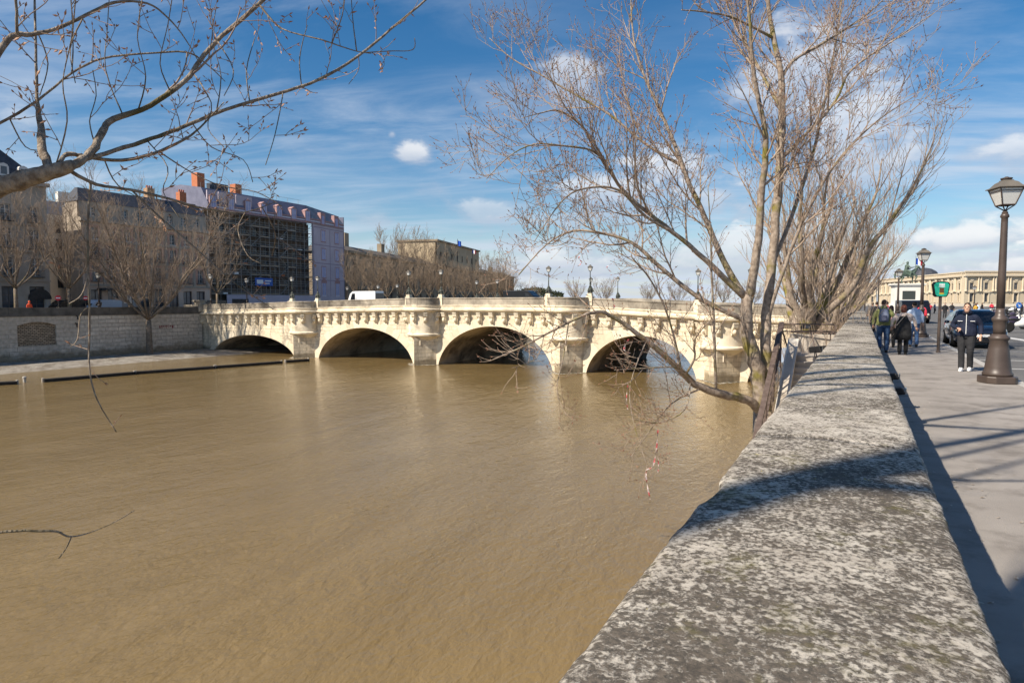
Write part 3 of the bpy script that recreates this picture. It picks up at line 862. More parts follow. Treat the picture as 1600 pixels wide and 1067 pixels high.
# --- tall grey-beige block with black mansard at the far left
bx0 = 23.0; W1 = 50.0 - bx0
b1 = empty('mansard_building', (-104, bx0, 0), HP, label='grey stone block with steep black mansard roof at the left edge', cat='building')
cols = [W1 - 1.7 - 3.4 * k for k in range(7)]
holes = []
flo = [(5.3, 8.0, 1.3), (9.3, 12.0, 1.3), (13.0, 15.2, 1.2)]
for cx in cols:
    holes.append((cx - .95, cx + .95, .2, 3.9))
    for (za, zb, ww) in flo: holes.append((cx - ww / 2, cx + ww / 2, za, zb))
facade(b1, W1, 18.2, holes, STONE_A); shell(b1, W1, 14, 18.2, STONE_A)
for hh in holes:
    window(b1, *hh, .3, FRAME_D if hh[2] < 1 else FRAME_W, None, sill=None if hh[2] < 1 else STONE_A)
def balcony(root, a, b_, z):
    w_ = round(b_ - a + .5, 2); k2 = ('balc', w_)
    if k2 not in _wm:
        mb = MB().box(0, w_, -.42, -.01, -.12, 0).box(0, w_, -.42, -.38, .86, .92)
        n_ = max(5, int(w_ / .16))
        for j in range(n_ + 1): mb.box(w_ * j / n_ - .012, w_ * j / n_ + .012, -.41, -.385, 0, .86)
        _wm[k2] = mb.mesh('balcony', IRON)
    link_mesh('balcony', _wm[k2], None, root, (a - .25, 0, z - .02))
for hh in holes:
    if hh[2] > 1: balcony(b1, hh[0], hh[1], hh[2])
for z_ in (4.6, 8.7, 12.5): box('string_course', STONE_A, b1, -.05, W1 + .05, -.2, .02, z_, z_ + .28)
box('cornice', STONE_A, b1, -.3, W1 + .3, -.55, .3, 18.2, 18.7)
hip_roof(b1, SLATE, 0, W1, 0, 14, 18.7, 23.6, 5.5, 2.2)
for k, cx in enumerate(cols[:4]):
    if cx > W1 - 4: cx -= 1.0
    for (zz_, oy) in ((19.0, .25), (21.4, 1.3)):
        if zz_ > 21 and cx > W1 - 6: continue
        d_ = MB().box(cx - .62, cx + .62, oy - .25, oy + 1.6, zz_, zz_ + 1.3)
        d_.extr([(cx - .62, zz_ + 1.3), (cx + .62, zz_ + 1.3), (cx + .45, zz_ + 1.62), (cx, zz_ + 1.78), (cx - .45, zz_ + 1.62)], oy - .25, oy + 1.8)
        dm = d_.build('dormer', FRAME_W, b1)
        MB().box(cx - .36, cx + .36, oy - .262, oy - .2, zz_ + .25, zz_ + 1.3).build('pane', GLASS_DARK, dm)
# arched carriage doorway at street level
mb = MB().lathe([(1.5, 0), (1.5, .1)], (0, 0, 0), 18, 0, math.pi)
o = mb.build('arched_doorway', SHOP, b1, loc=(W1 - 3.0 - 1.7 + 3.3, -.012, 2.1), rot=(HP, 0, 0))

# --- narrow pale house set back in the side street
b2 = empty('pale_house', (-117, 54.5, 0), HP, label='narrow cream house set back between the two blocks on the left', cat='building')
holes = [(cx - .5, cx + .5, z_, z_ + 1.9) for cx in (1.2, 3.4, 5.6) for z_ in (4.0, 7.2, 10.2, 13.0)]
facade(b2, 7.5, 16, holes, STONE_C); shell(b2, 7.5, 9, 16, STONE_C)
for hh in holes: window(b2, *hh, .25, FRAME_D, None, sill=STONE_C)
hip_roof(b2, ZINC, 0, 7.5, 0, 9, 16.0, 18.4, .3, 1.6)
box('chimney', STONE_C, b2, 5.0, 7.3, 3, 3.8, 16, 20.4)

# --- pink brick and stone block behind the big bare tree
b3 = empty('brick_building', (-106, 55.6, 0), HP, label='pinkish brick and stone apartment block behind the bare quay tree', cat='building')
W3 = 22.0
cols = [1.9 + 2.6 * k for k in range(8)]
holes = []
for cx in cols:
    holes.append((cx - .85, cx + .85, .3, 3.6))
    for (za, zb) in ((5.0, 7.5), (8.5, 10.7), (11.6, 13.4)): holes.append((cx - .55, cx + .55, za, zb))
facade(b3, W3, 14.2, holes, STONE_B)
shell(b3, W3, 4.4, 14.2, STONE_A)
for i, hh in enumerate(holes):
    window(b3, *hh, .3, FRAME_D if hh[2] < 1 else FRAME_W, None, sill=None if hh[2] < 1 else STONE_C)
    if hh[2] > 1:
        key = ('surr', round(hh[3] - hh[2], 2))
        if key not in _wm:
            w_, h_ = 1.1, hh[3] - hh[2]
            _wm[key] = MB().box(-.34, 0, -.07, .03, -.1, h_ + .35).box(w_, w_ + .34, -.07, .03, -.1, h_ + .35).box(0, w_, -.07, .03, h_, h_ + .35).mesh('window_surround', BRICK_P)
        link_mesh('window_surround', _wm[key], None, b3, (hh[0], 0, hh[2]))
for hh in holes:
    if 4 < hh[2] < 9: balcony(b3, hh[0], hh[1], hh[2])
for k in range(9): box('pilaster', STONE_A, b3, .42 + 2.6 * k - .02, .80 + 2.6 * k, -.13, .02, 4.5, 14.2)
for z_ in (4.2, 8.0, 11.1): box('string_course', STONE_A, b3, -.05, W3 + .05, -.22, .02, z_, z_ + .3)
box('cornice', STONE_A, b3, -.3, W3 + .3, -.6, .3, 14.2, 14.75)
# attic storey and slate roof
holes = [(cx - .5, cx + .5, 15.2, 16.7) for cx in cols]
facade(b3, W3, 2.6, holes, STONE_A, .3, 14.75, 0, .5, 'attic_wall')
for hh in holes: window(b3, *hh, .75, FRAME_W, None)
hip_roof(b3, SLATE, -.1, W3 + .1, .4, 5.0, 17.35, 19.6, 1.0, 1.9)
hip_roof(b3, ZINC, 2.4, W3 + .08, 5.01, 10.2, 17.32, 18.6, 1.0, 1.5, name='rear_roof')
box('attic_block', STONE_A, b3, .02, W3 - .02, .9, 4.39, 14.21, 17.34)
box('side_block', STONE_A, b3, 2.5, W3, 4.4, 10, 0, 17.3)
for (x_, h_) in ((12.6, 21.4), (18.6, 21.6)):
    ch = box('chimney', TILE if x_ > 15 else mat('chimney_tan', (.40, .25, .15), (.48, .31, .19), .9, 3), b3, x_, x_ + 1.3, 3, 4.1, 18.6, h_)
    for k in range(3):
        MB().lathe([(.15, 0), (.13, .5)], (x_ + .25 + .4 * k, 3.5, h_), 8).build('chimney_pot', TILE, ch)
box('shop_awning', SHOP, b3, 2.0, 13.0, -1.3, -.02, 3.5, 3.9)

# --- corner block under repair: scaffold, printed cover sheet
TARP = mat('lilac_cover_sheet', (.46, .405, .45), (.53, .47, .515), .85, .5, 4)
TARP_D = mat('printed_slate', (.13, .135, .19), (.18, .185, .25), .8, .6, 4)
PR_RED = mat('printed_red_brick', (.36, .20, .19), (.46, .31, .30), .85, 5, 3)
PR_BLUE = mat('printed_window_blue', (.30, .32, .52), (.46, .46, .62), .85, 1.2, 3)
PR_WHITE = mat('printed_white', (.62, .58, .64), None, .85)
PR_GREY = mat('printed_moulding', (.29, .235, .29), None, .85)
STEEL = mat('scaffold_steel', (.26, .25, .23), (.36, .34, .31), .55, 3, 4, metal=.3)
BOARD = mat('scaffold_boards', (.16, .13, .10), (.26, .215, .165), .9, 2, 5)
SY0 = 79.0; SW = 26.0
b4 = empty('scaffolded_building', (-109.6, SY0, 0), HP, label='corner block under repair wrapped in scaffolding and a lilac printed cover sheet', cat='building')
holes = [(1.6 + 2.6 * k - .6, 1.6 + 2.6 * k + .6, z_, z_ + 2.3) for k in range(10) for z_ in (4.4, 7.9, 11.4, 14.9)]
facade(b4, SW + .3, 18.9, holes, mat('sooty_stone', (.13, .105, .08), (.19, .155, .12), .95, .5, 6), .3)
for hh in holes: window(b4, *hh, .28, FRAME_D, None)
shell(b4, SW, 13, 21, STONE_A)
S_OUT, S_IN = -1.6, -.35                                  # local y of the two rows of uprights
npole = 12; lev = [3.2 + 1.95 * k for k in range(9)]
for k in range(npole):
    x_ = SW * k / (npole - 1)
    for yy in (S_OUT, S_IN): MB().bar((x_, yy, 0), (x_, yy, 19.2), .065, 5).build('upright', STEEL, b4)
for z_ in lev:
    for dz_ in (0, .5, 1.0):
        MB().bar((0, S_OUT - .07, z_ + dz_), (SW, S_OUT - .07, z_ + dz_), .045, 5).build('guard_rail', STEEL, b4)
    if z_ < lev[-1]:
        for k in range(npole - 1):
            xa, xb = SW * k / (npole - 1), SW * (k + 1) / (npole - 1)
            if random.random() < .9: box('deck_board', BOARD, b4, xa + .08, xb - .08, S_OUT + .1, S_IN - .1, z_ - .03, z_ + .05)
            if random.random() < .5: box('toe_board', mat('toe_board', (.33, .25, .17), (.42, .33, .23), .9, 1), b4, xa + .08, xb - .08, S_OUT - .02, S_OUT + .02, z_ + .06, z_ + .24)
for k in range(npole - 1):
    xa, xb = SW * k / (npole - 1), SW * (k + 1) / (npole - 1)
    if k in (0, 3, 4, 7, 10):
        for j, z_ in enumerate(lev[:-1]):
            a, b_ = ((xa, z_), (xb, z_ + 1.95)) if (j + (k > 5)) % 2 or k == 10 else ((xb, z_), (xa, z_ + 1.95))
            MB().bar((a[0], S_OUT - .14, a[1]), (b_[0], S_OUT - .14, b_[1]), .05, 5).build('diagonal_brace', STEEL, b4)
for k in range(16):                                       # bundles and tools left on the decks
    z_ = random.choice(lev[:-1]); x_ = random.uniform(1, SW - 2)
    box('building_material', random.choice((WHITE, BOARD, mat('orange_net', (.55, .16, .04), None, .8))), b4, x_, x_ + random.uniform(.5, 1.5), S_OUT + .2, S_IN - .2, z_ + .055, z_ + random.uniform(.2, .5))
bl = box('blue_site_board', mat('blue_board', (.05, .13, .42), None, .6), b4, 10.2, 14.6, S_OUT - .22, S_OUT - .17, 5.0, 6.6)
MB().box(10.6, 12.2, S_OUT - .226, S_OUT - .221, 5.4, 6.2).box(12.6, 14.2, S_OUT - .226, S_OUT - .221, 5.9, 6.15).box(12.6, 13.8, S_OUT - .226, S_OUT - .221, 5.4, 5.6).build('board_lettering', WHITE, bl)
# hoarding at the foot and folded mansard print on top
box('hoarding', TARP, b4, 3.5, SW + .2, S_OUT - .3, S_OUT - .15, 0, 3.1)
box('site_gate', SHOP, b4, 4.6, 8.4, S_OUT - .33, S_OUT - .305, 0, 2.3)
top = MB()
ST = [(-2.0, S_OUT - .3, 19.0), (-2.0, S_OUT - .25, 20.3), (-2.0, S_OUT + 1.6, 23.2), (-2.0, 6, 24.2), (-2, 12, 24.0)]
for (p, q_) in zip(ST, ST[1:]):
    top.quad((-.06, p[1], p[2]), (SW, p[1], p[2]), (SW, q_[1], q_[2]), (-.06, q_[1], q_[2]))
top.add([(-.06, p[1], p[2]) for p in ST] + [(-.06, 12, 19.0)], [tuple(range(len(ST) + 1))])
tp = top.build('roof_cover_sheet', TARP_D, b4)
for j in range(3):
    box('printed_band', PR_RED if j != 1 else PR_WHITE, b4, 0, SW, S_OUT - .335 - .001 * j, S_OUT - .312, 19.1 + .42 * j, 19.36 + .42 * j)
for k in range(7):
    x_ = 1.0 + 3.9 * k
    if k < 3: 
        box('pale_cover_patch', TARP, b4, max(.02, x_ - 2.4), x_ + 1.3, S_OUT + .0, S_OUT + .25, 20.5 + random.uniform(0, .3), 22.6)
    w_ = MB().box(x_ - .75, x_ + .75, S_OUT - .42, S_OUT + .8, 19.3, 21.6).extr([(x_ - .85, 21.6), (x_ + .85, 21.6), (x_, 22.1)], S_OUT - .45, S_OUT + 1.0).build('printed_dormer', PR_RED, b4)
    MB().box(x_ - .5, x_ + .5, S_OUT - .44, S_OUT - .425, 19.5, 21.6).build('printed_pane', PR_BLUE, w_)
    MB().box(x_ - .06, x_ + .06, S_OUT - .455, S_OUT - .442, 19.5, 21.6).box(x_ - .62, x_ - .5, S_OUT - .455, S_OUT - .44, 19.5, 21.6).box(x_ + .5, x_ + .62, S_OUT - .455, S_OUT - .44, 19.5, 21.6).build('printed_frame', PR_WHITE, w_)
# the printed narrow face at the right end, turned a little away
face = empty('cover_face', (SW, S_OUT - .25, 0), R(10.6)); face.parent = b4
FW = 12.2
box('cover_sheet', TARP, face, 0, FW, 0, .35, 2.9, 19.2)
box('hoarding', TARP, face, 0, FW, -.06, .3, 0, 2.9)
box('end_sheet', TARP_D, face, FW, FW + .25, 0, 9, 0, 22)
for (xx, zz_) in [(x_, z_) for x_ in (3.9, 9.3) for z_ in (15.5, 11.4, 7.3, 2.4)]:
    big = zz_ < 3; h_ = 3.6 if big else 2.4
    box('printed_surround', PR_RED if not big else PR_RED, face, xx - 1.0, xx + 1.0, -.02, -.004, zz_ - .25, zz_ + h_ + (.2 if not big else .1))
    mb = MB().box(xx - .78, xx + .78, -.034, -.023, zz_, zz_ + h_)
    if big: mb.lathe([(.95, 0), (.95, .012)], (0, 0, 0), 14, 0, math.pi)
    if big:
        mb = MB().box(xx - .78, xx + .78, -.034, -.023, zz_, zz_ + h_)
        arch = MB().extr([(xx + 1.15 * math.cos(math.pi * t / 12), zz_ + h_ + 1.05 * math.sin(math.pi * t / 12)) for t in range(13)], -.03, -.004)
        arch.build('printed_arch', PR_RED, face)
    mb.build('printed_pane', PR_BLUE, face)
    fr = MB().box(xx - .06, xx + .06, -.05, -.036, zz_, zz_ + h_)
    for s_ in (-1, 1): fr.box(xx + s_ * .72 - .08, xx + s_ * .72 + .08, -.05, -.036, zz_, zz_ + h_)
    if big: fr.box(xx - .9, xx + .9, -.05, -.036, zz_ - .1, zz_ + .9)
    fr.build('printed_frame', PR_WHITE, face)
for z_ in (18.4, 14.5, 10.4, 6.6): box('printed_moulding', PR_GREY, face, 0.15, FW, -.03, -.006, z_, z_ + .16)
for x_ in (.1, 6.4, 12.0): box('printed_pilaster', PR_GREY, face, x_, x_ + .16, -.016, -.002, 2.9, 18.3)
t2 = MB()
for (p, q_) in zip(ST[:3], ST[1:3]):
    t2.quad((0, p[1] - S_OUT + .2, p[2]), (FW, p[1] - S_OUT + .2, p[2]), (FW, q_[1] - S_OUT + .2, q_[2] - .8 * (q_[2] > 21)), (0, q_[1] - S_OUT + .2, q_[2]))
t2.build('roof_cover_sheet', mat('printed_green_slate', (.17, .20, .22), (.24, .25, .29), .8, .7, 4), face)
for j in range(3): box('printed_band', PR_RED if j != 1 else PR_WHITE, face, 0, FW, -.15 - .001 * j, -.11, 19.1 + .42 * j, 19.36 + .42 * j)
for x_ in (3.6, 9.0):
    w_ = MB().box(x_ - .9, x_ + .9, -.22, .6, 19.2, 21.9).build('printed_dormer', PR_RED, face)
    MB().box(x_ - .5, x_ + .5, -.24, -.225, 19.4, 21.2).build('printed_pane', PR_BLUE, w_)
for (x_, w_, z0_, z1_, m_) in ((1.0, 1.6, 23.0, 26.4, TILE), (9.5, 1.5, 23.4, 25.6, TILE), (4.2, 3.6, 23.2, 25.0, SLATE)):
    box('chimney', m_, b4, x_, x_ + w_, 2.5, 4.2, z0_, z1_)
MB().bar((1, 1.5, 24.3), (SW, 1.5, 24.4), .03, 4).build('roof_guard_rail', STEEL, b4)
for k in range(9): MB().bar((1 + 3 * k, 1.5, 22.9), (1 + 3 * k, 1.5, 24.4), .03, 4).build('roof_guard_post', STEEL, b4)

# --- long brown palace behind the row of trees
A = Vector((-113.5, 122)); B_ = Vector((-158, 292)); dv = B_ - A; L5 = dv.length
b5 = empty('palace_building', (A.x, A.y, 0), math.atan2(dv.y, dv.x), label='long low brown stone palace behind the trees beyond the bridge', cat='building')
cols = [3.5 + 5.6 * k for k in range(31)]
holes = [(cx - .8, cx + .8, z_, z_ + h_) for cx in cols for (z_, h_) in ((1.2, 3.0), (5.8, 3.4), (10.6, 2.0))]
facade(b5, L5, 14.0, holes, STONE_M, .4); shell(b5, L5, 16, 14.0, STONE_M)
for hh in holes: window(b5, *hh, .35, FRAME_D, None)
for z_ in (5.0, 9.9): box('string_course', STONE_M, b5, 0, L5, -.25, .02, z_, z_ + .35)
box('cornice', STONE_M, b5, -.5, L5 + .5, -.8, .5, 14.0, 14.6)
hip_roof(b5, mat('brown_slate', (.11, .095, .08), (.15, .13, .11), .8, 1), 0, L5, .5, 16, 14.6, 16.4, 3, 4)
# attic pavilion over the middle
x0_, x1_ = 62, 112
holes = [(x0_ + 4 + 6 * k - .7, x0_ + 4 + 6 * k + .7, 17.0, 19.2) for k in range(8)]
facade(b5, x1_ - x0_, 8.0, holes, mat('attic_stone', (.44, .35, .23), (.54, .44, .30), .95, .3), .3, 14.6, x0_, -.4, 'attic_wall')
box('attic_block', mat('attic_stone', (.44, .35, .23)), b5, x0_ + .02, x1_ - .02, .1, 14, 14.5, 22.6)
for hh in holes: window(b5, *hh, -.15, FRAME_D, None)
box('attic_cornice', STONE_M, b5, x0_ - .4, x1_ + .4, -.9, 14.4, 22.6, 23.2)
for (x_, h_) in ((8, 20), (30, 19), (128, 19.5), (150, 18.5)): box('chimney', STONE_M, b5, x_, x_ + 2.2, 5, 6.4, 14.5, h_)
def flag(u, v, d, w, h, cols_, label, pole_bottom):
    p = at_d(u, v, d)
    r_ = empty('flag', (p.x, p.y, pole_bottom), PSI, label=label, cat='flag')
    MB().bar((0, 0, 0), (0, 0, p.z - pole_bottom + h * .8), .09, 6).build('flagpole', IRON, r_)
    n = len(cols_)
    for i, m_ in enumerate(cols_):
        mb = MB()
        for k in range(5):
            xa, xb = w * (i + k / 5) / n, w * (i + (k + 1) / 5) / n
            f_ = lambda t: math.sin(t / w * 7) * .16
            za = p.z - pole_bottom
            for off in (0, .03): mb.quad((xa, f_(xa) + off, za - h / 2 - xa * .3), (xb, f_(xb) + off, za - h / 2 - xb * .3), (xb, f_(xb) + off, za + h / 2 - xb * .3), (xa, f_(xa) + off, za + h / 2 - xa * .3))
        mb.build('cloth_stripe', m_, r_)
FL_B = mat('flag_blue', (.02, .10, .50), None, .8); FL_R = mat('flag_red', (.60, .04, .06), None, .8); FL_W = mat('flag_white', (.75, .75, .75), None, .8)
flag(715, 380, 235, 1.3, 1.9, [FL_B], 'blue flag flying above the brown palace roof', 14)
flag(738, 393, 255, 1.5, 1.4, [FL_B, FL_W, FL_R], 'small tricolour flag on the brown palace to the right of the blue flag', 14)
flag(1431, 408, 330, 3.6, 3.2, [FL_B, FL_W, FL_R], 'tricolour flag beside the bronze horseman', 10)

# --- long cream palace on the right bank
CREAM = mat('cream_palace_stone', (.52, .435, .31), (.60, .51, .375), .9, .12, 7, dirt=(.40, .32, .21), dscale=.06, dlo=.52, dhi=.75)
CREAM_T = mat('cream_trim', (.58, .49, .36), (.64, .55, .41), .9, .3)
def grand(name, u0, d0, u1, d1, h, nb, label, deep=2.5):
    a, b_ = at_d(u0, 470, d0), at_d(u1, 470, d1)
    d = Vector((b_.x - a.x, b_.y - a.y)); L_ = d.length
    r_ = empty(name, (a.x, a.y, -.12), math.atan2(d.y, d.x), label=label, cat='building')
    bw = L_ / nb; k1, k2 = h * .10, h * .36
    holes = []
    for k in range(nb):
        cx = bw * (k + .5)
        holes.append((cx - bw * .13, cx + bw * .13, k1, k2)); holes.append((cx - bw * .13, cx + bw * .13, h * .48, h * .68))
    facade(r_, L_, h, holes, CREAM, .6); shell(r_, L_, deep, h, CREAM)
    for hh in holes: window(r_, *hh, .5, FRAME_D, None)
    for k in range(nb):
        cx = bw * (k + .5)
        MB().box(cx - bw * .2, cx - bw * .14, -.35, .02, k1 - .3, k2 + .3).box(cx + bw * .14, cx + bw * .2, -.35, .02, k1 - .3, k2 + .3).extr([(cx - bw * .24, k2 + .3), (cx + bw * .24, k2 + .3), (cx, k2 + 1.5)], -.6, .02).build('window_pediment', CREAM_T, r_)
        MB().lathe([(bw * .13, 0), (bw * .10, .3), (bw * .05, .3)], (0, 0, 0), 14).build('medallion', CREAM_T, r_, loc=(cx, .0, h * .77), rot=(HP, 0, 0))
    for k in range(nb + 1):
        x_ = bw * k
        for s_ in (-.085, .085):
            xx = min(max(x_ + s_ * bw, .4), L_ - .4)
            MB().lathe([(.62, 0), (.62, h * .03), (.5, h * .05), (.43, h * .41), (.62, h * .43), (.62, h * .45)], (xx, -.45, h * .42), 9).build('column', CREAM_T, r_)
    box('base_course', CREAM_T, r_, 0, L_, -.5, .02, h * .40, h * .42)
    box('cornice', CREAM_T, r_, -.6, L_ + .6, -1.4, .5, h * .875, h * .93)
    box('attic', CREAM, r_, 0, L_, -.3, 3, h * .932, h * 1.0)
    box('balustrade', CREAM_T, r_, -.3, L_ + .3, -.7, .2, h * 1.0, h * 1.035)
    return r_
grand('museum_building', 1506, 374, 1690, 374, 19.2, 8, 'cream stone palace front with paired columns, nearest the big street lamp')
grand('museum_wing', 1372, 508, 1503, 378, 19.0, 16, 'long cream palace wing receding behind the bronze horseman')
grand('museum_pavilion', 1300, 560, 1369, 540, 17.5, 6, 'distant tan palace front seen through the twigs left of the horseman')
p = at_d(1444, 440, 640)
o = MB().lathe([(13, 18), (13, 24), (12.5, 28), (10, 32), (6, 34.5), (2, 35.5)], (0, 0, 0), 12).build('slate_dome', SLATE, None, loc=(p.x, p.y, 0))
MB().lathe([(12.6, -.1), (12.6, 19)], (0, 0, 0), 12).build('tower', CREAM, o)
tag(o, 'dark slate dome just above the palace roof beside the horseman', 'dome')
# far low quay wall / railings in front of the palace
a, b_ = at_d(1300, 480, 330), at_d(1700, 480, 230)
mb = MB(); mb.quad((a.x, a.y, -.12), (b_.x, b_.y, -.12), (b_.x, b_.y, .95), (a.x, a.y, .95)); mb.quad((a.x, a.y, .95), (b_.x, b_.y, .95), (b_.x + .3, b_.y + .5, .95), (a.x + .3, a.y + .5, .95))
tag(mb.build('quay_parapet', mat('grey_parapet', (.40, .36, .30), (.48, .44, .37), .9, .5)), 'low grey parapet in front of the cream palace across the square', 'wall')
# wooded hill of far trees closing the view down the river
random.seed(21)
# ------------------------------------------------------------------ trees
def bark_mat(name, c1, c2, moss, mlo=.56, mhi=.68, scale=9):
    m = bpy.data.materials.new(name); nt, b = _nodes(m); N, L = nt.nodes, nt.links
    geo = N.new('ShaderNodeNewGeometry')
    def nz(s_, d, st=None):
        n = N.new('ShaderNodeTexNoise'); src = geo.outputs['Position']
        if st:
            mp = N.new('ShaderNodeMapping'); L.new(src, mp.inputs[0]); mp.inputs['Scale'].default_value = st; src = mp.outputs[0]
        L.new(src, n.inputs['Vector']); n.inputs['Scale'].default_value = s_; n.inputs['Detail'].default_value = d; return n.outputs['Fac']
    r = N.new('ShaderNodeValToRGB'); L.new(nz(scale, 6), r.inputs[0])
    r.color_ramp.elements[0].position = .35; r.color_ramp.elements[0].color = (*c1, 1); r.color_ramp.elements[1].position = .68; r.color_ramp.elements[1].color = (*c2, 1)
    mr = N.new('ShaderNodeMapRange'); L.new(nz(1.7, 5), mr.inputs[0]); mr.inputs[1].default_value = mlo; mr.inputs[2].default_value = mhi
    mx = N.new('ShaderNodeMixRGB'); L.new(mr.outputs[0], mx.inputs[0]); L.new(r.outputs[0], mx.inputs[1]); mx.inputs[2].default_value = (*moss, 1)
    L.new(mx.outputs[0], b.inputs['Base Color']); b.inputs['Roughness'].default_value = .9; b.inputs['Specular IOR Level'].default_value = .2
    bp = N.new('ShaderNodeBump'); L.new(nz(scale * 2.5, 6, (1, 1, .35)), bp.inputs['Height']); bp.inputs['Strength'].default_value = .7; bp.inputs['Distance'].default_value = .03
    L.new(bp.outputs[0], b.inputs['Normal'])
    return m
BARK_P = bark_mat('poplar_bark', (.20, .155, .12), (.40, .33, .265), (.20, .17, .045), .53, .68)
BARK_N = bark_mat('near_bark', (.15, .115, .085), (.34, .285, .225), (.10, .085, .035), .54, .68, 26)
BARK_D = bark_mat('plane_bark', (.13, .10, .075), (.24, .19, .14), (.18, .16, .06), .6, .75, 5)
TWIG_P = mat('poplar_twig', (.28, .21, .155), (.40, .31, .235), .85, 2, 4)
TWIG_N = mat('near_twig', (.23, .16, .125), (.36, .28, .22), .8, 14, 4)
TWIG_D = mat('plane_twig', (.20, .15, .105), (.29, .22, .155), .9, .6, 4)
TWIG_G = mat('willow_twig', (.22, .165, .12), (.31, .24, .18), .9, .6, 4)
BUD = mat('red_brown_bud', (.20, .10, .065), (.31, .17, .11), .7, 12, 3)
BUD_N = mat('near_bud', (.26, .13, .07), (.40, .22, .13), .6, 30, 3)

class Wood:
    def __init__(s, seed, cfg):
        s.rng = random.Random(seed); s.trunk = MB(); s.limbs = []; s.crown = MB(); s.buds = MB(); s.cfg = cfg
    def rv(s):
        while True:
            v = Vector((s.rng.uniform(-1, 1), s.rng.uniform(-1, 1), s.rng.uniform(-1, 1)))
            if .01 < v.length < 1: return v.normalized()
    def wander(s, p, d, L, r0, r1, seg, wob, up):
        n = max(3, int(L / seg)); pts, rad = [p.copy()], [r0]; d = d.normalized(); st = L / n
        for i in range(n):
            d = (d + s.rv() * wob + Vector((0, 0, up)) * (st / max(L, .3)) * 2).normalized()
            p = p + d * st; pts.append(p.copy()); rad.append(r0 + (r1 - r0) * ((i + 1) / n))
        return pts, rad
    def sides(s, r): return 10 if r > .12 else 8 if r > .05 else 6 if r > .018 else 4 if r > .007 else 3
    def bud(s, p, d):
        c = s.cfg; L = c['bud'] * s.rng.uniform(.7, 1.4); r = L * c.get('budw', .17); d = d.normalized()
        o = d.orthogonal().normalized(); b = d.cross(o); m_ = p + d * L * .4
        k = len(s.buds.v)
        s.buds.v += [tuple(p), tuple(m_ + o * r), tuple(m_ - o * .5 * r + b * .87 * r), tuple(m_ - o * .5 * r - b * .87 * r), tuple(p + d * L)]
        s.buds.f += [(k, k + 2, k + 1), (k, k + 3, k + 2), (k, k + 1, k + 3), (k + 1, k + 2, k + 4), (k + 2, k + 3, k + 4), (k + 3, k + 1, k + 4)]
    def sprout(s, pts, rad, lvl, t0=.15, dens=None):
        """side branches of one branch; lvl counts down to 0 = bare twig with buds"""
        c = s.cfg; rng = s.rng
        n = len(pts); seglen = [(pts[i + 1] - pts[i]).length for i in range(n - 1)]; L = sum(seglen)
        if lvl < 0: return
        lo, hi = c['len'][lvl]
        cnt = int((dens or c['dens'][lvl]) * L * (1 - t0) + rng.random())
        for j in range(cnt):
            t = t0 + (1 - t0) * ((j + rng.random()) / cnt)
            x = t * L; i = 0
            while i < n - 2 and x > seglen[i]: x -= seglen[i]; i += 1
            f = min(1, x / max(seglen[i], 1e-6)); p = pts[i].lerp(pts[i + 1], f); r = rad[i] + (rad[i + 1] - rad[i]) * f
            tan = (pts[i + 1] - pts[i]).normalized()
            side = s.rv(); side = (side - tan * side.dot(tan) + Vector((0, 0, c.get('sideup', .3)))).normalized()
            a = R(rng.uniform(*c['ang'])); d = tan * math.cos(a) + side * math.sin(a)
            bl = rng.uniform(lo, hi) * (1 - .45 * t)
            rr = min(r * .62, c['rmax'][lvl] * rng.uniform(.75, 1.1)); rr = max(rr, c['rmin'])
            q, qr = s.wander(p, d, bl, rr, max(rr * .35, c['rmin'] * .7), c['seg'][lvl], c['wob'][lvl], c['up'][lvl])
            s.crown.tube(q, qr, s.sides(rr), cap=False)
            if lvl > 0: s.sprout(q, qr, lvl - 1, .12)
            if lvl <= c.get('budlvl', 0) and c.get('bud'):
                s.bud(q[-1], q[-1] - q[-2])
                for k in range(1, len(q)):
                    if rng.random() < c.get('budp', .5):
                        dd = (q[k] - q[k - 1]).normalized(); s.bud(q[k], dd * .6 + s.rv() * .8)
    def limb(s, pts, rad, lvl=None, t0=.15, to='limb', dens=None):
        pts = [Vector(p) for p in pts]
        if to == 'limb': mb = MB(); s.limbs.append(mb)
        else: mb = s.trunk
        mb.tube(pts, rad, s.sides(max(rad)))
        if lvl is not None: s.sprout(pts, rad, lvl, t0, dens)
    def finish(s, name, loc, bark, twig, bud, label, cat='tree', group=None, bare=False):
        r_ = empty(name, loc, label=label, cat=cat, group=group)
        if s.trunk.v: s.trunk.build('trunk', bark, r_, smooth=True, world=True)
        for l in s.limbs: l.build('limb', bark, r_, smooth=True, world=True)
        if s.crown.v: s.crown.build('crown', twig, r_, smooth=True, world=True)
        if s.buds.v: tag(s.buds.build('buds', bud, r_, world=True), kind='stuff')
        return r_
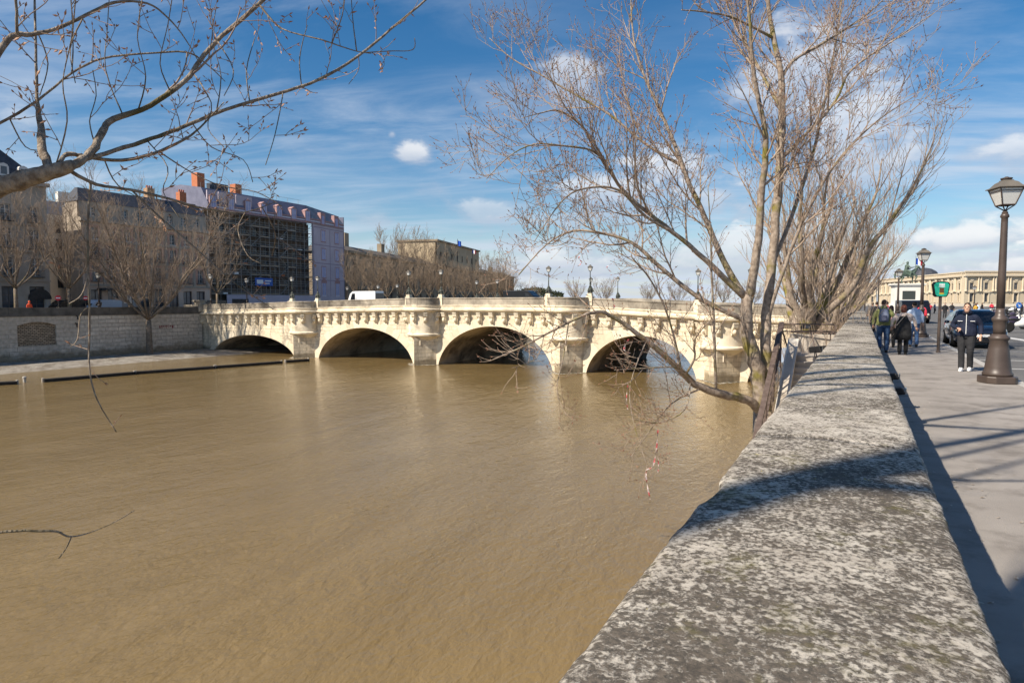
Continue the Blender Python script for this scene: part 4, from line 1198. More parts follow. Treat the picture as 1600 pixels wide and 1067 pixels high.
def traced(wood, pix, d0, d1, lvl, w0=None, t0=.15, to='limb', dens=None, wig=.0, snap=True):
    wsc = wood.cfg.get('wsc', 1.0)
    """a limb whose course follows (u, v, width in px) points, at distances d0 to d1 from the camera plane"""
    n = len(pix); P = []
    if not hasattr(wood, 'nodes'): wood.nodes = []
    u0, v0, _w = pix[0]
    best = min(wood.nodes, key=lambda k: (k[0] - u0) ** 2 + (k[1] - v0) ** 2, default=None)
    if snap and best is not None and (best[0] - u0) ** 2 + (best[1] - v0) ** 2 < 45 ** 2:   # grow out of the limb it leaves in the picture
        d1 += best[2] - d0; d0 = best[2]; pix = [(best[0], best[1], _w)] + list(pix[1:])
    for i, (u, v, w) in enumerate(pix):
        d = d0 + (d1 - d0) * i / (n - 1)
        p = at_d(u, v, d); P.append((p.x, p.y, p.z, w * wsc * d / FPX / 2))
        if i:
            ua, va, _x = pix[i - 1]
            for k in range(12): wood.nodes.append((ua + (u - ua) * k / 12, va + (v - va) * k / 12, d0 + (d1 - d0) * (i - 1 + k / 12) / (n - 1)))
    P = smoothed(P, 4)
    pts = [Vector(p[:3]) for p in P]; rad = [max(p[3], .003) for p in P]
    for k in range(1, len(pts) - 1):
        pts[k] = pts[k] + wood.rv() * rad[k] * (.18 + wig)
        rad[k] *= wood.rng.uniform(.95, 1.06)
    wood.limb(pts, rad, lvl, t0, to, dens)
    return pts, rad

# --- the big poplar rising beside the stairs
cfgP = dict(wsc=.57, len=[(.25, .8), (.7, 1.8), (1.4, 3.4)], dens=[6.0, 4.2, 2.0], ang=(28, 64), rmax=[.0095, .017, .034], rmin=.0068, seg=[.14, .22, .35],
            wob=[.20, .16, .13], up=[.10, .22, .30], bud=.075, budp=.38, budlvl=1, sideup=.25, budw=.14)
t1 = Wood(101, cfgP)
D0 = 19.0
base = at_d(1192, 640, D0)
t1.limb([(base.x + .1, base.y, -7.2), (base.x + .05, base.y, -4.5), (base.x, base.y, base.z)], [.42, .34, .27], None, to='trunk')
traced(t1, [(1192, 648, 44), (1186, 590, 40), (1172, 540, 36), (1165, 500, 33), (1170, 462, 30)], D0, D0 - .2, 0, t0=.4, to='trunk', dens=3)
traced(t1, [(1200, 640, 36), (1200, 590, 32), (1196, 540, 28), (1199, 478, 26), (1208, 390, 24), (1216, 287, 22), (1222, 179, 19), (1218, 102, 15), (1203, 31, 11), (1196, -60, 8), (1190, -160, 4)], D0 + .1, D0 + .6, 2, t0=.30, dens=.95)
traced(t1, [(1170, 462, 26), (1182, 395, 22), (1190, 307, 18), (1196, 215, 14), (1178, 120, 11), (1172, 40, 8), (1160, -80, 4)], D0 - .2, D0 - 1.8, 2, t0=.25)
traced(t1, [(1160, 470, 20), (1131, 410, 17), (1100, 338, 14), (1075, 282, 12), (1049, 215, 10), (1030, 170, 8), (1008, 123, 6), (990, 60, 5), (985, -20, 3)], D0 - .2, D0 + 1.8, 2, t0=.2)
traced(t1, [(1157, 472, 20), (1090, 395, 14), (1039, 353, 12), (982, 307, 10), (952, 266, 8), (916, 205, 6), (875, 174, 5), (845, 177, 3), (815, 185, 2)], D0 - .2, D0 - 2.2, 2, t0=.25)
traced(t1, [(1120, 430, 12), (1059, 369, 10), (1008, 338, 8), (967, 297, 7), (911, 295, 5), (875, 318, 4), (834, 379, 2)], D0 - .6, D0 - 2.6, 2, t0=.3)
traced(t1, [(1160, 500, 16), (1100, 470, 13), (1034, 420, 11), (987, 379, 9), (936, 364, 7), (895, 361, 6), (854, 382, 4), (810, 430, 3)], D0 - .2, D0 + .8, 2, t0=.25)
traced(t1, [(1062, 262, 9), (1008, 225, 7), (952, 179, 6), (900, 149, 5), (850, 120, 4), (800, 92, 3), (765, 60, 2)], D0 + 1.2, D0 + 3.2, 2, t0=.15)
traced(t1, [(950, 262, 7), (926, 236, 6), (880, 228, 5), (834, 226, 4), (795, 245, 3), (760, 280, 2)], D0 - 1.4, D0 - 3.4, 2, t0=.15)
traced(t1, [(1221, 248, 11), (1264, 205, 9), (1305, 159, 7), (1330, 110, 6), (1398, 62, 4), (1459, 21, 2)], D0 + .3, D0 - .9, 2, t0=.15)
traced(t1, [(1222, 170, 9), (1203, 140, 8), (1180, 95, 7), (1145, 31, 5), (1125, -30, 3)], D0 + .4, D0 + 2.0, 2, t0=.15)
traced(t1, [(1220, 130, 9), (1240, 95, 8), (1295, 62, 6), (1357, 21, 4), (1410, -30, 2)], D0 + .5, D0 + 1.9, 2, t0=.15)
traced(t1, [(1210, 60, 8), (1150, 30, 6), (1110, 20, 5), (1065, 16, 3)], D0 + .6, D0 - 1.0, 1, t0=.2)
traced(t1, [(1205, 420, 12), (1240, 330, 10), (1270, 240, 8), (1290, 150, 6), (1310, 40, 4), (1318, -40, 2)], D0 + .1, D0 + 2.6, 2, t0=.2)
traced(t1, [(1196, 500, 12), (1225, 420, 10), (1262, 330, 8), (1310, 250, 6), (1370, 190, 4), (1430, 150, 2)], D0 + .1, D0 - 2.0, 2, t0=.25)
# low limb reaching out over the water, with its suckers
low, lowr = traced(t1, [(1190, 655, 26), (1168, 625, 24), (1130, 616, 22), (1085, 600, 20), (1050, 566, 17), (1010, 532, 14), (960, 497, 11), (930, 487, 9), (880, 508, 7), (820, 540, 5), (770, 562, 3)], D0, D0 - 2.4, 1, t0=.3, dens=3.2)
for px in ([(1120, 612, 9), (1116, 520, 8), (1112, 430, 6), (1110, 360, 4), (1106, 290, 2)], [(1060, 585, 8), (1046, 500, 6), (1018, 440, 5), (985, 400, 3)], [(1068, 590, 7), (1085, 560, 6), (1086, 530, 4), (1110, 500, 3)],
           [(1090, 602, 6), (1060, 575, 5), (1000, 576, 4), (960, 578, 2)], [(1100, 610, 5), (1050, 630, 4), (1010, 680, 3), (985, 715, 2)], [(1075, 600, 4), (1070, 640, 3), (1030, 660, 2.5), (990, 655, 2)],
           [(1000, 545, 4), (985, 600, 3), (990, 660, 2), (1012, 730, 1.5)], [(890, 505, 4), (880, 560, 3), (870, 610, 2), (885, 650, 1.5)], [(850, 525, 3), (838, 560, 2), (800, 575, 1.5)]):
    traced(t1, px, D0 - .7, D0 - 1.6 - t1.rng.random(), 1, t0=.15, dens=3.6)
t1.finish('poplar_tree', (base.x, base.y, -7.0), BARK_P, TWIG_P, BUD, 'tall many-stemmed bare poplar beside the stair, with a low limb over the water')

# --- further poplars along the low quay behind it
def vase(seed, cfg, h0, r0, nl, H, spread, lean=(0, 0), lvl=2):
    w = Wood(seed, cfg); rng = w.rng
    p = Vector((0, 0, 0)); fork = Vector((lean[0] * .3, lean[1] * .3, h0))
    w.limb([p - Vector((0, 0, .8)), p, fork * .5, fork], [r0 * 1.25, r0 * 1.1, r0 * .95, r0 * .85], None, to='trunk')
    for k in range(nl):
        a = 2 * math.pi * (k + rng.uniform(-.3, .3)) / nl; sp = spread * rng.uniform(.55, 1.1) * (.25 if k == 0 else 1)
        hh = (H - h0) * rng.uniform(.75, 1.0)
        d0_ = Vector((math.cos(a) * sp, math.sin(a) * sp, hh))
        P = []
        for j in range(7):
            t = j / 6
            q = fork + Vector((d0_.x * (t ** .8), d0_.y * (t ** .8), hh * t ** 1.05)) + w.rv() * .05 * H * .2 * (0 < j)
            P.append((q.x + lean[0] * t, q.y + lean[1] * t, q.z, r0 * (.55 - .48 * t) * w.cfg.get('lw', 1.0)))
        P = smoothed(P, 3)
        w.limb([Vector(q[:3]) for q in P], [max(q[3], .012) for q in P], lvl, .12)
    return w
cfgQ = dict(len=[(.4, 1.0), (1.0, 2.2), (1.8, 3.8)], dens=[4.6, 3.2, 1.4], ang=(24, 56), rmax=[.010, .017, .033], rmin=.0085, seg=[.2, .3, .4],
            wob=[.16, .13, .11], up=[.25, .35, .45], bud=.06, budp=.2, sideup=.25, budw=.13)
pos = [(at_d(1250, 500, 27.0), 'second bare poplar just behind the stair landing', 7.2, 14.5, 3.7, (.9, -.4), .32),
       (at_d(1288, 500, 39.0), 'third bare poplar in the row, nearer the bridge', 6.8, 14.0, 4.4, (1.0, 0), .32),
       (at_d(1306, 495, 50.0), 'last bare poplar of the row, beside the bridge end', 6.6, 13.0, 4.0, (1.2, 0), .30)]
for i, (p, lb, h0, H, sp, ln, r0) in enumerate(pos):
    w = vase(300 + i, cfgQ, h0, r0, 8, H, sp, ln)
    r_ = w.finish('poplar_tree', (0, 0, 0), BARK_P, TWIG_P, BUD, lb, group='poplars along the low quay')
    r_.location = (p.x, p.y, -7.0)
# thin suckers and brush on the low quay between the poplars
for i, (u, d, lb) in enumerate([(1232, 23, 'thicket of thin suckers behind the stair railing'), (1275, 33, 'clump of bare brush between second and third poplar'), (1300, 45, 'clump of bare brush near the bridge end')]):
    w = Wood(400 + i, dict(cfgQ, dens=[4.5, 2.5, 1], rmax=[.008, .013, .03]))
    p = at_d(u, 500, d)
    for k in range(22):
        a = w.rng.uniform(0, 6.28); q0 = Vector((math.cos(a) * w.rng.uniform(0, .9), math.sin(a) * w.rng.uniform(0, 2.0), -.5))
        q, qr = w.wander(q0, Vector((w.rng.uniform(-.22, .22), w.rng.uniform(-.22, .22), 1)), w.rng.uniform(7.0, 9.5), .03, .008, .5, .07, .2)
        w.crown.tube(q, qr, 4, cap=False); w.sprout(q, qr, 1, .55, 1.6)
    r_ = empty('brush', (p.x, p.y, -6.5), label=lb, cat='bush', group='brush on the low quay')
    w.crown.build('stems', TWIG_P, r_, smooth=True)

# --- the near tree whose limbs come into the picture from the left
cfgN = dict(wsc=.64, len=[(.06, .20), (.18, .55), (.4, 1.0)], dens=[9.0, 6.0, 3.2], ang=(35, 75), rmax=[.0030, .0046, .008], rmin=.0024, seg=[.035, .05, .07],
            wob=[.22, .20, .18], up=[.10, .25, .30], bud=.030, budp=.6, budlvl=1, sideup=.35, budw=.17)
n1 = Wood(55, cfgN)
tb = Vector((-5.6, 1.3, -7.0))
n1.limb([(tb.x, tb.y, -7.6), (tb.x + .05, tb.y, -4), (tb.x - .05, tb.y, -1), (tb.x, tb.y + .05, 1.6), (tb.x - .1, tb.y - .2, 4), (tb.x - .3, tb.y - .5, 7.5), (tb.x - .4, tb.y - .9, 11)], [.34, .30, .27, .25, .20, .14, .05], None, to='trunk')
lim = at_d(-60, 318, 3.6)
P = smoothed([(tb.x, tb.y, .95, .13), (-4.8, 1.55, 1.45, .10), (lim.x, lim.y, lim.z, .088)], 4)
n1.limb([Vector(q[:3]) for q in P], [q[3] for q in P], None)
DN = 3.55
traced(n1, [(-60, 318, 50), (0, 294, 46), (50, 276, 42), (88, 266, 36), (112, 258, 26)], 3.6, DN, None)
traced(n1, [(78, 272, 24), (68, 240, 21), (65, 215, 19), (62, 188, 15), (58, 150, 8), (56, 80, 6), (54, 0, 5), (50, -60, 3)], DN, DN + .5, 1, t0=.25, dens=3.4)
traced(n1, [(100, 266, 24), (125, 252, 20), (145, 236, 18), (160, 205, 16), (178, 187, 14), (235, 165, 12), (288, 128, 11), (312, 95, 11), (345, 58, 10), (410, 2, 9), (470, -60, 7)], DN, DN + .9, 2, t0=.25, dens=2.1)
traced(n1, [(128, 250, 14), (165, 240, 13), (225, 221, 12), (275, 203, 11), (350, 172, 10), (430, 148, 9), (500, 124, 8), (560, 88, 7), (612, 45, 6), (668, -2, 5), (720, -50, 3)], DN, DN + 1.5, 1, t0=.12, dens=3.0)
traced(n1, [(88, 262, 12), (98, 246, 12), (112, 241, 11), (135, 245, 9), (190, 251, 8), (240, 240, 7), (285, 220, 6), (312, 200, 4), (350, 160, 2)], DN, DN + .6, 1, t0=.3, dens=3.2)
traced(n1, [(105, 280, 10), (150, 288, 9), (205, 297, 8), (260, 310, 7), (320, 326, 6), (380, 332, 4), (430, 316, 2)], DN, DN + 1.1, 1, t0=.25, dens=3.4)
traced(n1, [(-40, 210, 9), (0, 193, 8), (58, 158, 7), (112, 115, 6), (160, 92, 6), (230, 84, 5), (290, 82, 5), (320, 98, 4), (352, 128, 2)], DN + .6, DN + 1.2, 1, t0=.1, dens=2.8)
traced(n1, [(-60, 150, 18), (-10, 95, 16), (18, 58, 14), (50, 54, 11), (85, 46, 9), (135, 24, 8), (180, 4, 7), (230, 6, 5), (262, 28, 4), (290, 62, 3), (315, 105, 2)], DN - .2, DN + .4, 1, t0=.2, dens=3.0)
traced(n1, [(25, 55, 8), (26, 20, 7), (22, -40, 5)], DN - .2, DN - .3, 1, t0=.1, dens=3)
traced(n1, [(138, 288, 6), (137, 350, 5.5), (138, 420, 5), (140, 500, 5), (139, 560, 4), (145, 605, 3.5), (160, 640, 2.5), (182, 675, 1.5)], DN + .1, DN + .05, 0, t0=.55, dens=3.6)
for px in ([(138, 425, 4), (128, 460, 3), (108, 475, 3)], [(139, 480, 3), (126, 492, 3), (121, 530, 3), (110, 542, 2)], [(138, 425, 3), (105, 415, 2.5), (82, 402, 2)]):
    traced(n1, px, DN + .1, DN + .05, 0, t0=.5, dens=3)
traced(n1, [(205, 298, 5), (250, 340, 4.5), (310, 392, 4), (370, 445, 3), (428, 484, 2)], DN + .5, DN + 1.0, 1, t0=.2, dens=1.6)
traced(n1, [(-30, 834, 9), (20, 829, 8), (55, 829, 7), (88, 830, 6), (112, 838, 5), (150, 828, 3), (185, 812, 2.5), (210, 797, 2)], 2.9, 3.1, None, wig=.2)
traced(n1, [(112, 838, 4), (104, 856, 3), (92, 872, 2)], 3.05, 3.05, 0, t0=.2, dens=5)
q = at_d(-30, 834, 2.9)
P = smoothed([(tb.x, tb.y, -.4, .06), (-4.6, 1.1, -.1, .035), (q.x, q.y, q.z, .014)], 4)
n1.limb([Vector(k[:3]) for k in P], [k[3] for k in P], None)
# long drooping shoots over the far scaffold
for px in ([(385, 335, 3), (372, 360, 3), (388, 400, 3), (410, 412, 2)], [(410, 330, 3), (430, 365, 3), (425, 400, 2)], [(430, 112, 4), (440, 160, 3), (430, 210, 2.5), (415, 258, 1.5)], [(470, 135, 3.5), (468, 90, 3), (480, 40, 2)],
           [(405, 5, 5), (440, 45, 4), (500, 62, 4), (555, 80, 3), (580, 84, 2)], [(556, 82, 4), (552, 40, 3), (548, -10, 2)], [(520, 60, 3.5), (535, 25, 3), (540, -20, 2)], [(570, 85, 3), (610, 80, 2.5), (645, 78, 2), (648, 60, 1.5)],
           [(560, 88, 2.5), (560, 110, 2), (545, 132, 1.5)], [(262, 140, 4), (250, 100, 3), (262, 40, 2), (270, -10, 1.5)], [(190, 182, 4), (165, 110, 3), (168, 40, 2), (172, -20, 1.5)], [(215, 168, 4), (228, 120, 3), (215, 60, 2), (222, 0, 1.5)], [(85, 262, 4), (105, 190, 3.5), (98, 130, 3), (112, 60, 2.5), (118, 0, 2)], [(150, 230, 4), (140, 190, 3), (150, 150, 2), (145, 110, 1.5)], [(300, 110, 4), (330, 160, 3), (325, 200, 2), (350, 230, 1.5)], [(300, 190, 4), (330, 230, 3), (380, 250, 2), (395, 285, 1.5)], [(340, 176, 4), (345, 120, 3), (332, 60, 2), (338, 10, 1.5)], [(390, 160, 4), (385, 110, 3), (398, 60, 2)], [(230, 220, 4), (262, 262, 3), (255, 300, 2), (280, 340, 1.5)], [(250, 238, 4), (300, 270, 3), (345, 290, 2.5), (400, 300, 2), (440, 322, 1.5)], [(160, 250, 4), (185, 290, 3), (240, 320, 2)], [(340, 62, 4), (365, 110, 3), (350, 150, 2)], [(60, 55, 4), (75, 100, 3), (62, 150, 2)], [(130, 28, 4), (110, 75, 3), (118, 130, 2)], [(20, 190, 4), (40, 230, 3), (70, 235, 2)], [(112, 116, 4), (114, 70, 3), (112, 20, 2.5), (108, -30, 2)]):
    traced(n1, px, DN + .7, DN + .7 + n1.rng.uniform(-.5, .5), 1, t0=.1, dens=3.2)
for (bx, by, zt_, r0) in ((-4.2, .4, 12.0, .075), (-4.7, -1.0, 12.5, .065), (-3.9, 2.6, 12.5, .065), (-4.9, -2.2, 12.0, .055), (-3.6, 1.2, 11.5, .05)):
    P = smoothed([(tb.x, tb.y, 1.5, r0 * 1.6), ((tb.x + bx) / 2, (tb.y + by) / 2 - .1, 4.0, r0 * 1.3), (bx, by, 8.0, r0), (bx + .25, by - .1, zt_, r0 * .5)], 5)
    n1.limb([Vector(q_[:3]) for q_ in P], [q_[3] for q_ in P], 2, .40, dens=2.4)
# upper crown outside the picture, which shades the parapet
for k in range(8):
    a = 2 * math.pi * k / 8; z0_ = 4.0 + .8 * k
    P = smoothed([(tb.x - .2, tb.y - .3, z0_, .09), (tb.x + math.cos(a) * 1.4, tb.y + math.sin(a) * 1.4, z0_ + 1.0, .06), (tb.x + math.cos(a) * 3.2, tb.y - .4 + math.sin(a) * 3.0, z0_ + 3.0, .025)], 5)
    if math.sin(a - .6) < .75: n1.limb([Vector(q_[:3]) for q_ in P], [q_[3] for q_ in P], 2, .3, dens=1.6)
n1.finish('near_tree', (tb.x, tb.y, -7.0), BARK_N, TWIG_N, BUD_N, 'near bare tree whose pale limbs and budding twigs reach in from the left edge')
# next tree of the row, behind the photographer: only its shadow shows
n2 = Wood(77, dict(cfgN, len=[(.2, .5), (.6, 1.5), (1.2, 2.4)], dens=[3, 2.0, 1.2], rmax=[.006, .012, .03], rmin=.004, seg=[.15, .25, .35], bud=0))
q0 = Vector((-5.2, -6.0, 0))
n2.limb([(q0.x, q0.y, -7.4), (q0.x, q0.y, 0), (q0.x, q0.y, 5), (q0.x, q0.y, 9), (q0.x - .1, q0.y, 12)], [.36, .32, .24, .16, .08], None, to='trunk')
for (z0_, e, r0) in ((9.8, (1.4, -1.2, 13.5), .08), (5.0, (-2.4, 1.0, 8.5), .10), (8.0, (2.6, 2.4, 12.5), .085), (8.5, (3.4, 4.6, 12.0), .07)):
    a = Vector((q0.x + .1, q0.y + .3, z0_)); b_ = Vector((q0.x + e[0], q0.y + e[1], e[2]))
    P = smoothed([(*a, r0), (*(a.lerp(b_, .5) + n2.rv() * .3), r0 * .75), (*b_, r0 * .35)], 5)
    n2.limb([Vector(k[:3]) for k in P], [k[3] for k in P], 2, .25)
n2.finish('shade_tree', (q0.x, q0.y, -7.0), BARK_N, TWIG_N, BUD_N, 'bare tree behind the viewpoint that throws branch shadows over the parapet and pavement')

# --- far bank trees
cfgD = dict(len=[(.8, 1.7), (1.5, 3.0), (2.2, 4.4)], dens=[2.6, 1.7, 1.0], ang=(25, 55), rmax=[.018, .032, .07], rmin=.014, seg=[.4, .5, .6],
            wob=[.16, .14, .12], up=[.15, .2, .3], bud=0, sideup=.25)
w = vase(501, dict(cfgD, lw=.62, dens=[2.0, 1.9, 1.5], wob=[.22, .2, .16], ang=(25, 65)), 4.6, .40, 10, 23, 11.5)
r_ = w.finish('plane_tree', (0, 0, 0), BARK_D, TWIG_G, BUD, 'big spreading bare tree rooted on the far low quay in front of the wall')
p = at_x(234, 556, XL + 1.6); r_.location = (XL + 1.6, p.y, -5.4)
w = vase(502, dict(cfgD, lw=.75, wob=[.22, .2, .16], ang=(25, 62)), 3.4, .24, 8, 15.5, 6.0)
pr = w.finish('street_tree', (0, 0, 0), BARK_D, TWIG_G, BUD, 'bare street tree in front of the grey mansard block', group='bare street trees on the far bank')
pr.location = (-93.5, 41.0, 0)
for i, (x, y, s_, rz_, lb) in enumerate([(-91.5, 46.2, 1.0, 1.9, 'bare street tree at the corner of the side street'), (-93.0, 55.0, 1.05, 4.0, 'bare street tree left of the pink block windows'), (-92.5, 69.0, .9, .8, 'bare street tree between pink block and scaffold')]):
    c = copy_tree(pr); c.location = (x, y, 0); c.rotation_euler = (0, 0, rz_); c.scale = (s_,) * 3; c['label'] = lb
# row in front of the brown palace
cfgE = dict(cfgD, lw=.7, wob=[.22, .2, .16], rmin=.022, rmax=[.026, .04, .08], dens=[2.2, 1.6, .95])
protos = [vase(600 + k, cfgE, 3.0, .26, 8, 13.0, 5.2).finish('quay_tree', (0, 0, 0), BARK_D, TWIG_D, BUD, 'x', group='row of bare trees before the brown palace') for k in range(2)]
ords = ['first', 'second', 'third', 'fourth', 'fifth', 'sixth', 'seventh', 'eighth', 'ninth', 'tenth', 'eleventh', 'twelfth', 'thirteenth', 'fourteenth', 'fifteenth', 'sixteenth']
uu = [560, 583, 606, 628, 650, 672, 692, 710, 728, 744, 759, 773, 785, 796]
for i, u in enumerate(uu):
    d = 122 + 9.5 * i
    p = at_d(u, 470, d)
    o = protos[i] if i < 2 else copy_tree(protos[i % 2])
    o.location = (p.x, p.y, 0); o.rotation_euler = (0, 0, i * 2.1); s_ = (.78 + .05 * (i % 3)) * (1.0 if i < 3 else 1.12); o.scale = (s_,) * 3
    o['label'] = ords[i] + ' bare tree from the left in the row before the brown palace'
# far tall trees rising over the palace roof and further down the river
for i, (u, d, s_, lb) in enumerate([(622, 205, 1.75, 'tall bare tree rising over the palace roof, left of a pair'), (655, 215, 1.8, 'tallest bare tree rising over the middle of the palace roof'), (690, 225, 1.5, 'tall bare tree over the palace roof beside the blue flag'),
                                (765, 290, 1.7, 'bare tree over the right end of the palace'), (785, 300, 1.5, 'rightmost bare tree over the right end of the palace')]):
    p = at_d(u, 470, d); o = copy_tree(protos[i % 2]); o.location = (p.x, p.y, 0); o.rotation_euler = (0, 0, 1 + i * 1.7); o.scale = (s_ * .8, s_ * .8, s_)
    o['label'] = lb; o['group'] = 'tall bare trees over the palace roof'
for i in range(9):
    u = 828 + i * 58 + (i % 2) * 12; d = 330 + 25 * (i % 3)
    p = at_d(u, 470, d); o = copy_tree(protos[i % 2]); o.location = (p.x, p.y, -2.5); o.rotation_euler = (0, 0, i * 1.3); s_ = 1.0 + .12 * (i % 3); o.scale = (s_ * 1.3, s_ * 1.3, s_)
    o['label'] = ords[i] + ' from the left of the distant bare trees seen over the bridge'; o['group'] = 'distant bare trees over the bridge'
# dark evergreen mass far down the left bank
mb = MB(); rg = random.Random(9)
for k in range(2600):
    u = rg.uniform(805, 880); p = at_d(u, 470, 360 + rg.uniform(-12, 12)); h = 9 * math.sqrt(rg.random()) * (1 - .5 * abs(u - 835) / 60)
    c = Vector((p.x, p.y, h + 1.0)); a = Vector((rg.uniform(-1, 1), rg.uniform(-1, 1), rg.uniform(-1, 1))) * 1.0; b_ = Vector((rg.uniform(-1, 1), rg.uniform(-1, 1), rg.uniform(-1, 1))) * 1.0
    mb.add([c, c + a, c + b_], [(0, 1, 2)])
tag(mb.build('wood', mat('far_evergreen', (.030, .040, .018), (.06, .07, .035), .9, .2)), 'dark evergreen mass far down the left bank over the bridge', 'wood', kind='stuff')
# ------------------------------------------------------------------ street lamps
GLASS_L = mat('lantern_glass', (.60, .60, .57), (.70, .70, .67), .15, 2, 3, spec=.6)
def lantern_parts(root, z, s, iron, glass):
    """four-sided lantern: cradle, frame, panes, hood, finial; z = bottom"""
    b, t, h = .15 * s, .27 * s, .42 * s
    cr = MB()
    for sx in (-1, 1):
        for sy in (-1, 1):
            cr.tube([(0, 0, z - .16 * s), (sx * .05 * s, sy * .05 * s, z - .10 * s), (sx * b * .95, sy * b * .95, z - .01)], .016 * s, 5)
    cr.lathe([(.055 * s, z - .22 * s), (.075 * s, z - .19 * s), (.04 * s, z - .14 * s)], (0, 0, 0), 8)
    cr.build('cradle', iron, root)
    fr = MB()
    cs = [(-1, -1), (1, -1), (1, 1), (-1, 1)]
    for i in range(4):
        (ax, ay), (bx, by) = cs[i], cs[(i + 1) % 4]
        fr.bar((ax * b, ay * b, z), (ax * t, ay * t, z + h), .017 * s, 5)
        fr.bar((ax * b, ay * b, z), (bx * b, by * b, z), .017 * s, 5); fr.bar((ax * t, ay * t, z + h), (bx * t, by * t, z + h), .022 * s, 5)
        fr.bar((ax * (t * .82 + b * .18), ay * (t * .82 + b * .18), z + h * .82), (bx * (t * .82 + b * .18), by * (t * .82 + b * .18), z + h * .82), .010 * s, 4)
    f = fr.build('lantern_frame', iron, root)
    for i in range(4):
        (ax, ay), (bx, by) = cs[i], cs[(i + 1) % 4]; k = .965
        g = MB(); g.quad((ax * b * k, ay * b * k, z), (bx * b * k, by * b * k, z), (bx * t * k, by * t * k, z + h), (ax * t * k, ay * t * k, z + h))
        g.build('pane', glass, f)
    rf = MB()
    e = t + .05 * s
    pr = [(e, 0), (e, .02 * s), (t * .94, .05 * s), (t * .66, .15 * s), (t * .42, .19 * s), (t * .42, .21 * s)]
    n = 4; base_ = 0
    for (r_, zz_) in pr:
        for (ax, ay) in cs: rf.v.append((ax * r_, ay * r_, z + h + zz_))
    for i in range(len(pr) - 1):
        for k in range(4): rf.f.append((i * 4 + k, i * 4 + (k + 1) % 4, (i + 1) * 4 + (k + 1) % 4, (i + 1) * 4 + k))
    rf.f.append((3, 2, 1, 0)); rf.f.append(tuple(len(pr) * 4 - 4 + k for k in range(4)))
    ho = rf.build('hood', mat('hood_metal', (.13, .115, .095), (.17, .15, .125), .45, 3, 4), root)
    MB().lathe([(.09 * s, z + h + .20 * s), (.13 * s, z + h + .24 * s), (.13 * s, z + h + .265 * s), (.06 * s, z + h + .28 * s), (.03 * s, z + h + .30 * s)], (0, 0, 0), 10).build('finial', iron, root)
def make_lamp(loc, rz, label):
    r_ = empty('street_lamp', loc, rz, label=label, cat='lamp', group='brown street lamps on the quay')
    pl = MB().prism([(.30, -.18), (.30, .18), (.18, .30), (-.18, .30), (-.30, .18), (-.30, -.18), (-.18, -.30), (.18, -.30)], 0, .15)
    bevel(pl.build('plinth', LAMP_IRON, r_), .02)
    MB().lathe([(.265, .15), (.27, .20), (.245, .24), (.23, .32), (.18, .72), (.155, .88), (.17, .90), (.19, .93), (.185, .96), (.135, .99), (.125, 1.02)], (0, 0, 0), 20).build('base', LAMP_IRON, r_, smooth=True)
    MB().lathe([(.11, 1.02), (.11, 1.12), (.12, 1.18), (.115, 1.26), (.135, 1.29), (.15, 1.32), (.135, 1.36), (.095, 1.40), (.085, 1.46), (.076, 1.55)], (0, 0, 0), 20).build('collar', LAMP_IRON, r_, smooth=True)
    MB().lathe([(.075, 1.54), (.070, 2.2), (.060, 3.3), (.058, 3.40), (.08, 3.42), (.075, 3.46), (.05, 3.50)], (0, 0, 0), 16).build('shaft', LAMP_IRON, r_, smooth=True)
    lantern_parts(r_, 3.66, .80, LAMP_IRON, GLASS_L)
    return r_
lamp = make_lamp((2.53, 16.5, 0), R(20), 'tall brown street lamp nearest the camera at the right edge')
for (x, y, lb) in ((2.53, 36.3, 'brown street lamp beyond the green sign, beside the walking couple'), (2.45, 57.5, 'greenish street lamp in front of the bronze horseman'), (14.6, 116, 'small distant street lamp in the square before the cream palace')):
    c = copy_tree(lamp); c.location = (x, y, 0 if x < 3 else -.12); c['label'] = lb
    c.rotation_euler = (0, 0, R(20))
BL_IRON = mat('verdigris_lamp_iron', (.055, .062, .052), (.10, .105, .085), .6, 4, 5)
def make_blamp(loc):
    r_ = empty('bridge_lamp', loc, R(10), label='x', cat='lamp', group='ornate lamps on the bridge turrets')
    MB().lathe([(.26, 0), (.26, .08), (.2, .12), (.24, .25), (.26, .38), (.18, .55), (.11, .66), (.15, .70), (.10, .76), (.07, .9)], (0, 0, 0), 10).build('base', BL_IRON, r_, smooth=True)
    mb = MB()
    for k in range(3):
        a = k * 2.094; mb.tube([(math.cos(a) * .16, math.sin(a) * .16, .1), (math.cos(a) * .32, math.sin(a) * .32, .2), (math.cos(a) * .22, math.sin(a) * .22, .5), (math.cos(a) * .1, math.sin(a) * .1, .75)], [.07, .09, .06, .03], 6)
    mb.build('dolphin_scrolls', BL_IRON, r_)
    MB().lathe([(.06, .85), (.05, 1.3), (.075, 1.33), (.05, 1.37), (.04, 2.15), (.07, 2.18), (.04, 2.22)], (0, 0, 0), 8).build('shaft', BL_IRON, r_, smooth=True)
    lantern_parts(r_, 2.36, .85, BL_IRON, GLASS_L)
    return r_
names = [('left', 'turret nearest the far bank'), ('right', 'turret nearest the far bank'), ('left', 'second turret from the far bank'), ('right', 'second turret from the far bank'),
         ('left', 'third turret, behind the poplar twigs'), ('right', 'third turret, behind the poplar twigs'), ('left', 'turret behind the poplar trunk'), ('right', 'turret behind the poplar trunk')]
proto = None; j = 0
for xc in PIER:
    for sx in (-1, 1):
        loc = (xc + sx * (BAY + .32), YB0 - .06, ztop(xc) + .42)
        if proto is None: proto = make_blamp(loc); c = proto
        else: c = copy_tree(proto); c.location = loc
        c['label'] = '%s ornate dark lamp of the pair on the bridge %s' % names[j]; j += 1
ol = ['first', 'second', 'third', 'fourth', 'fifth', 'sixth', 'seventh']
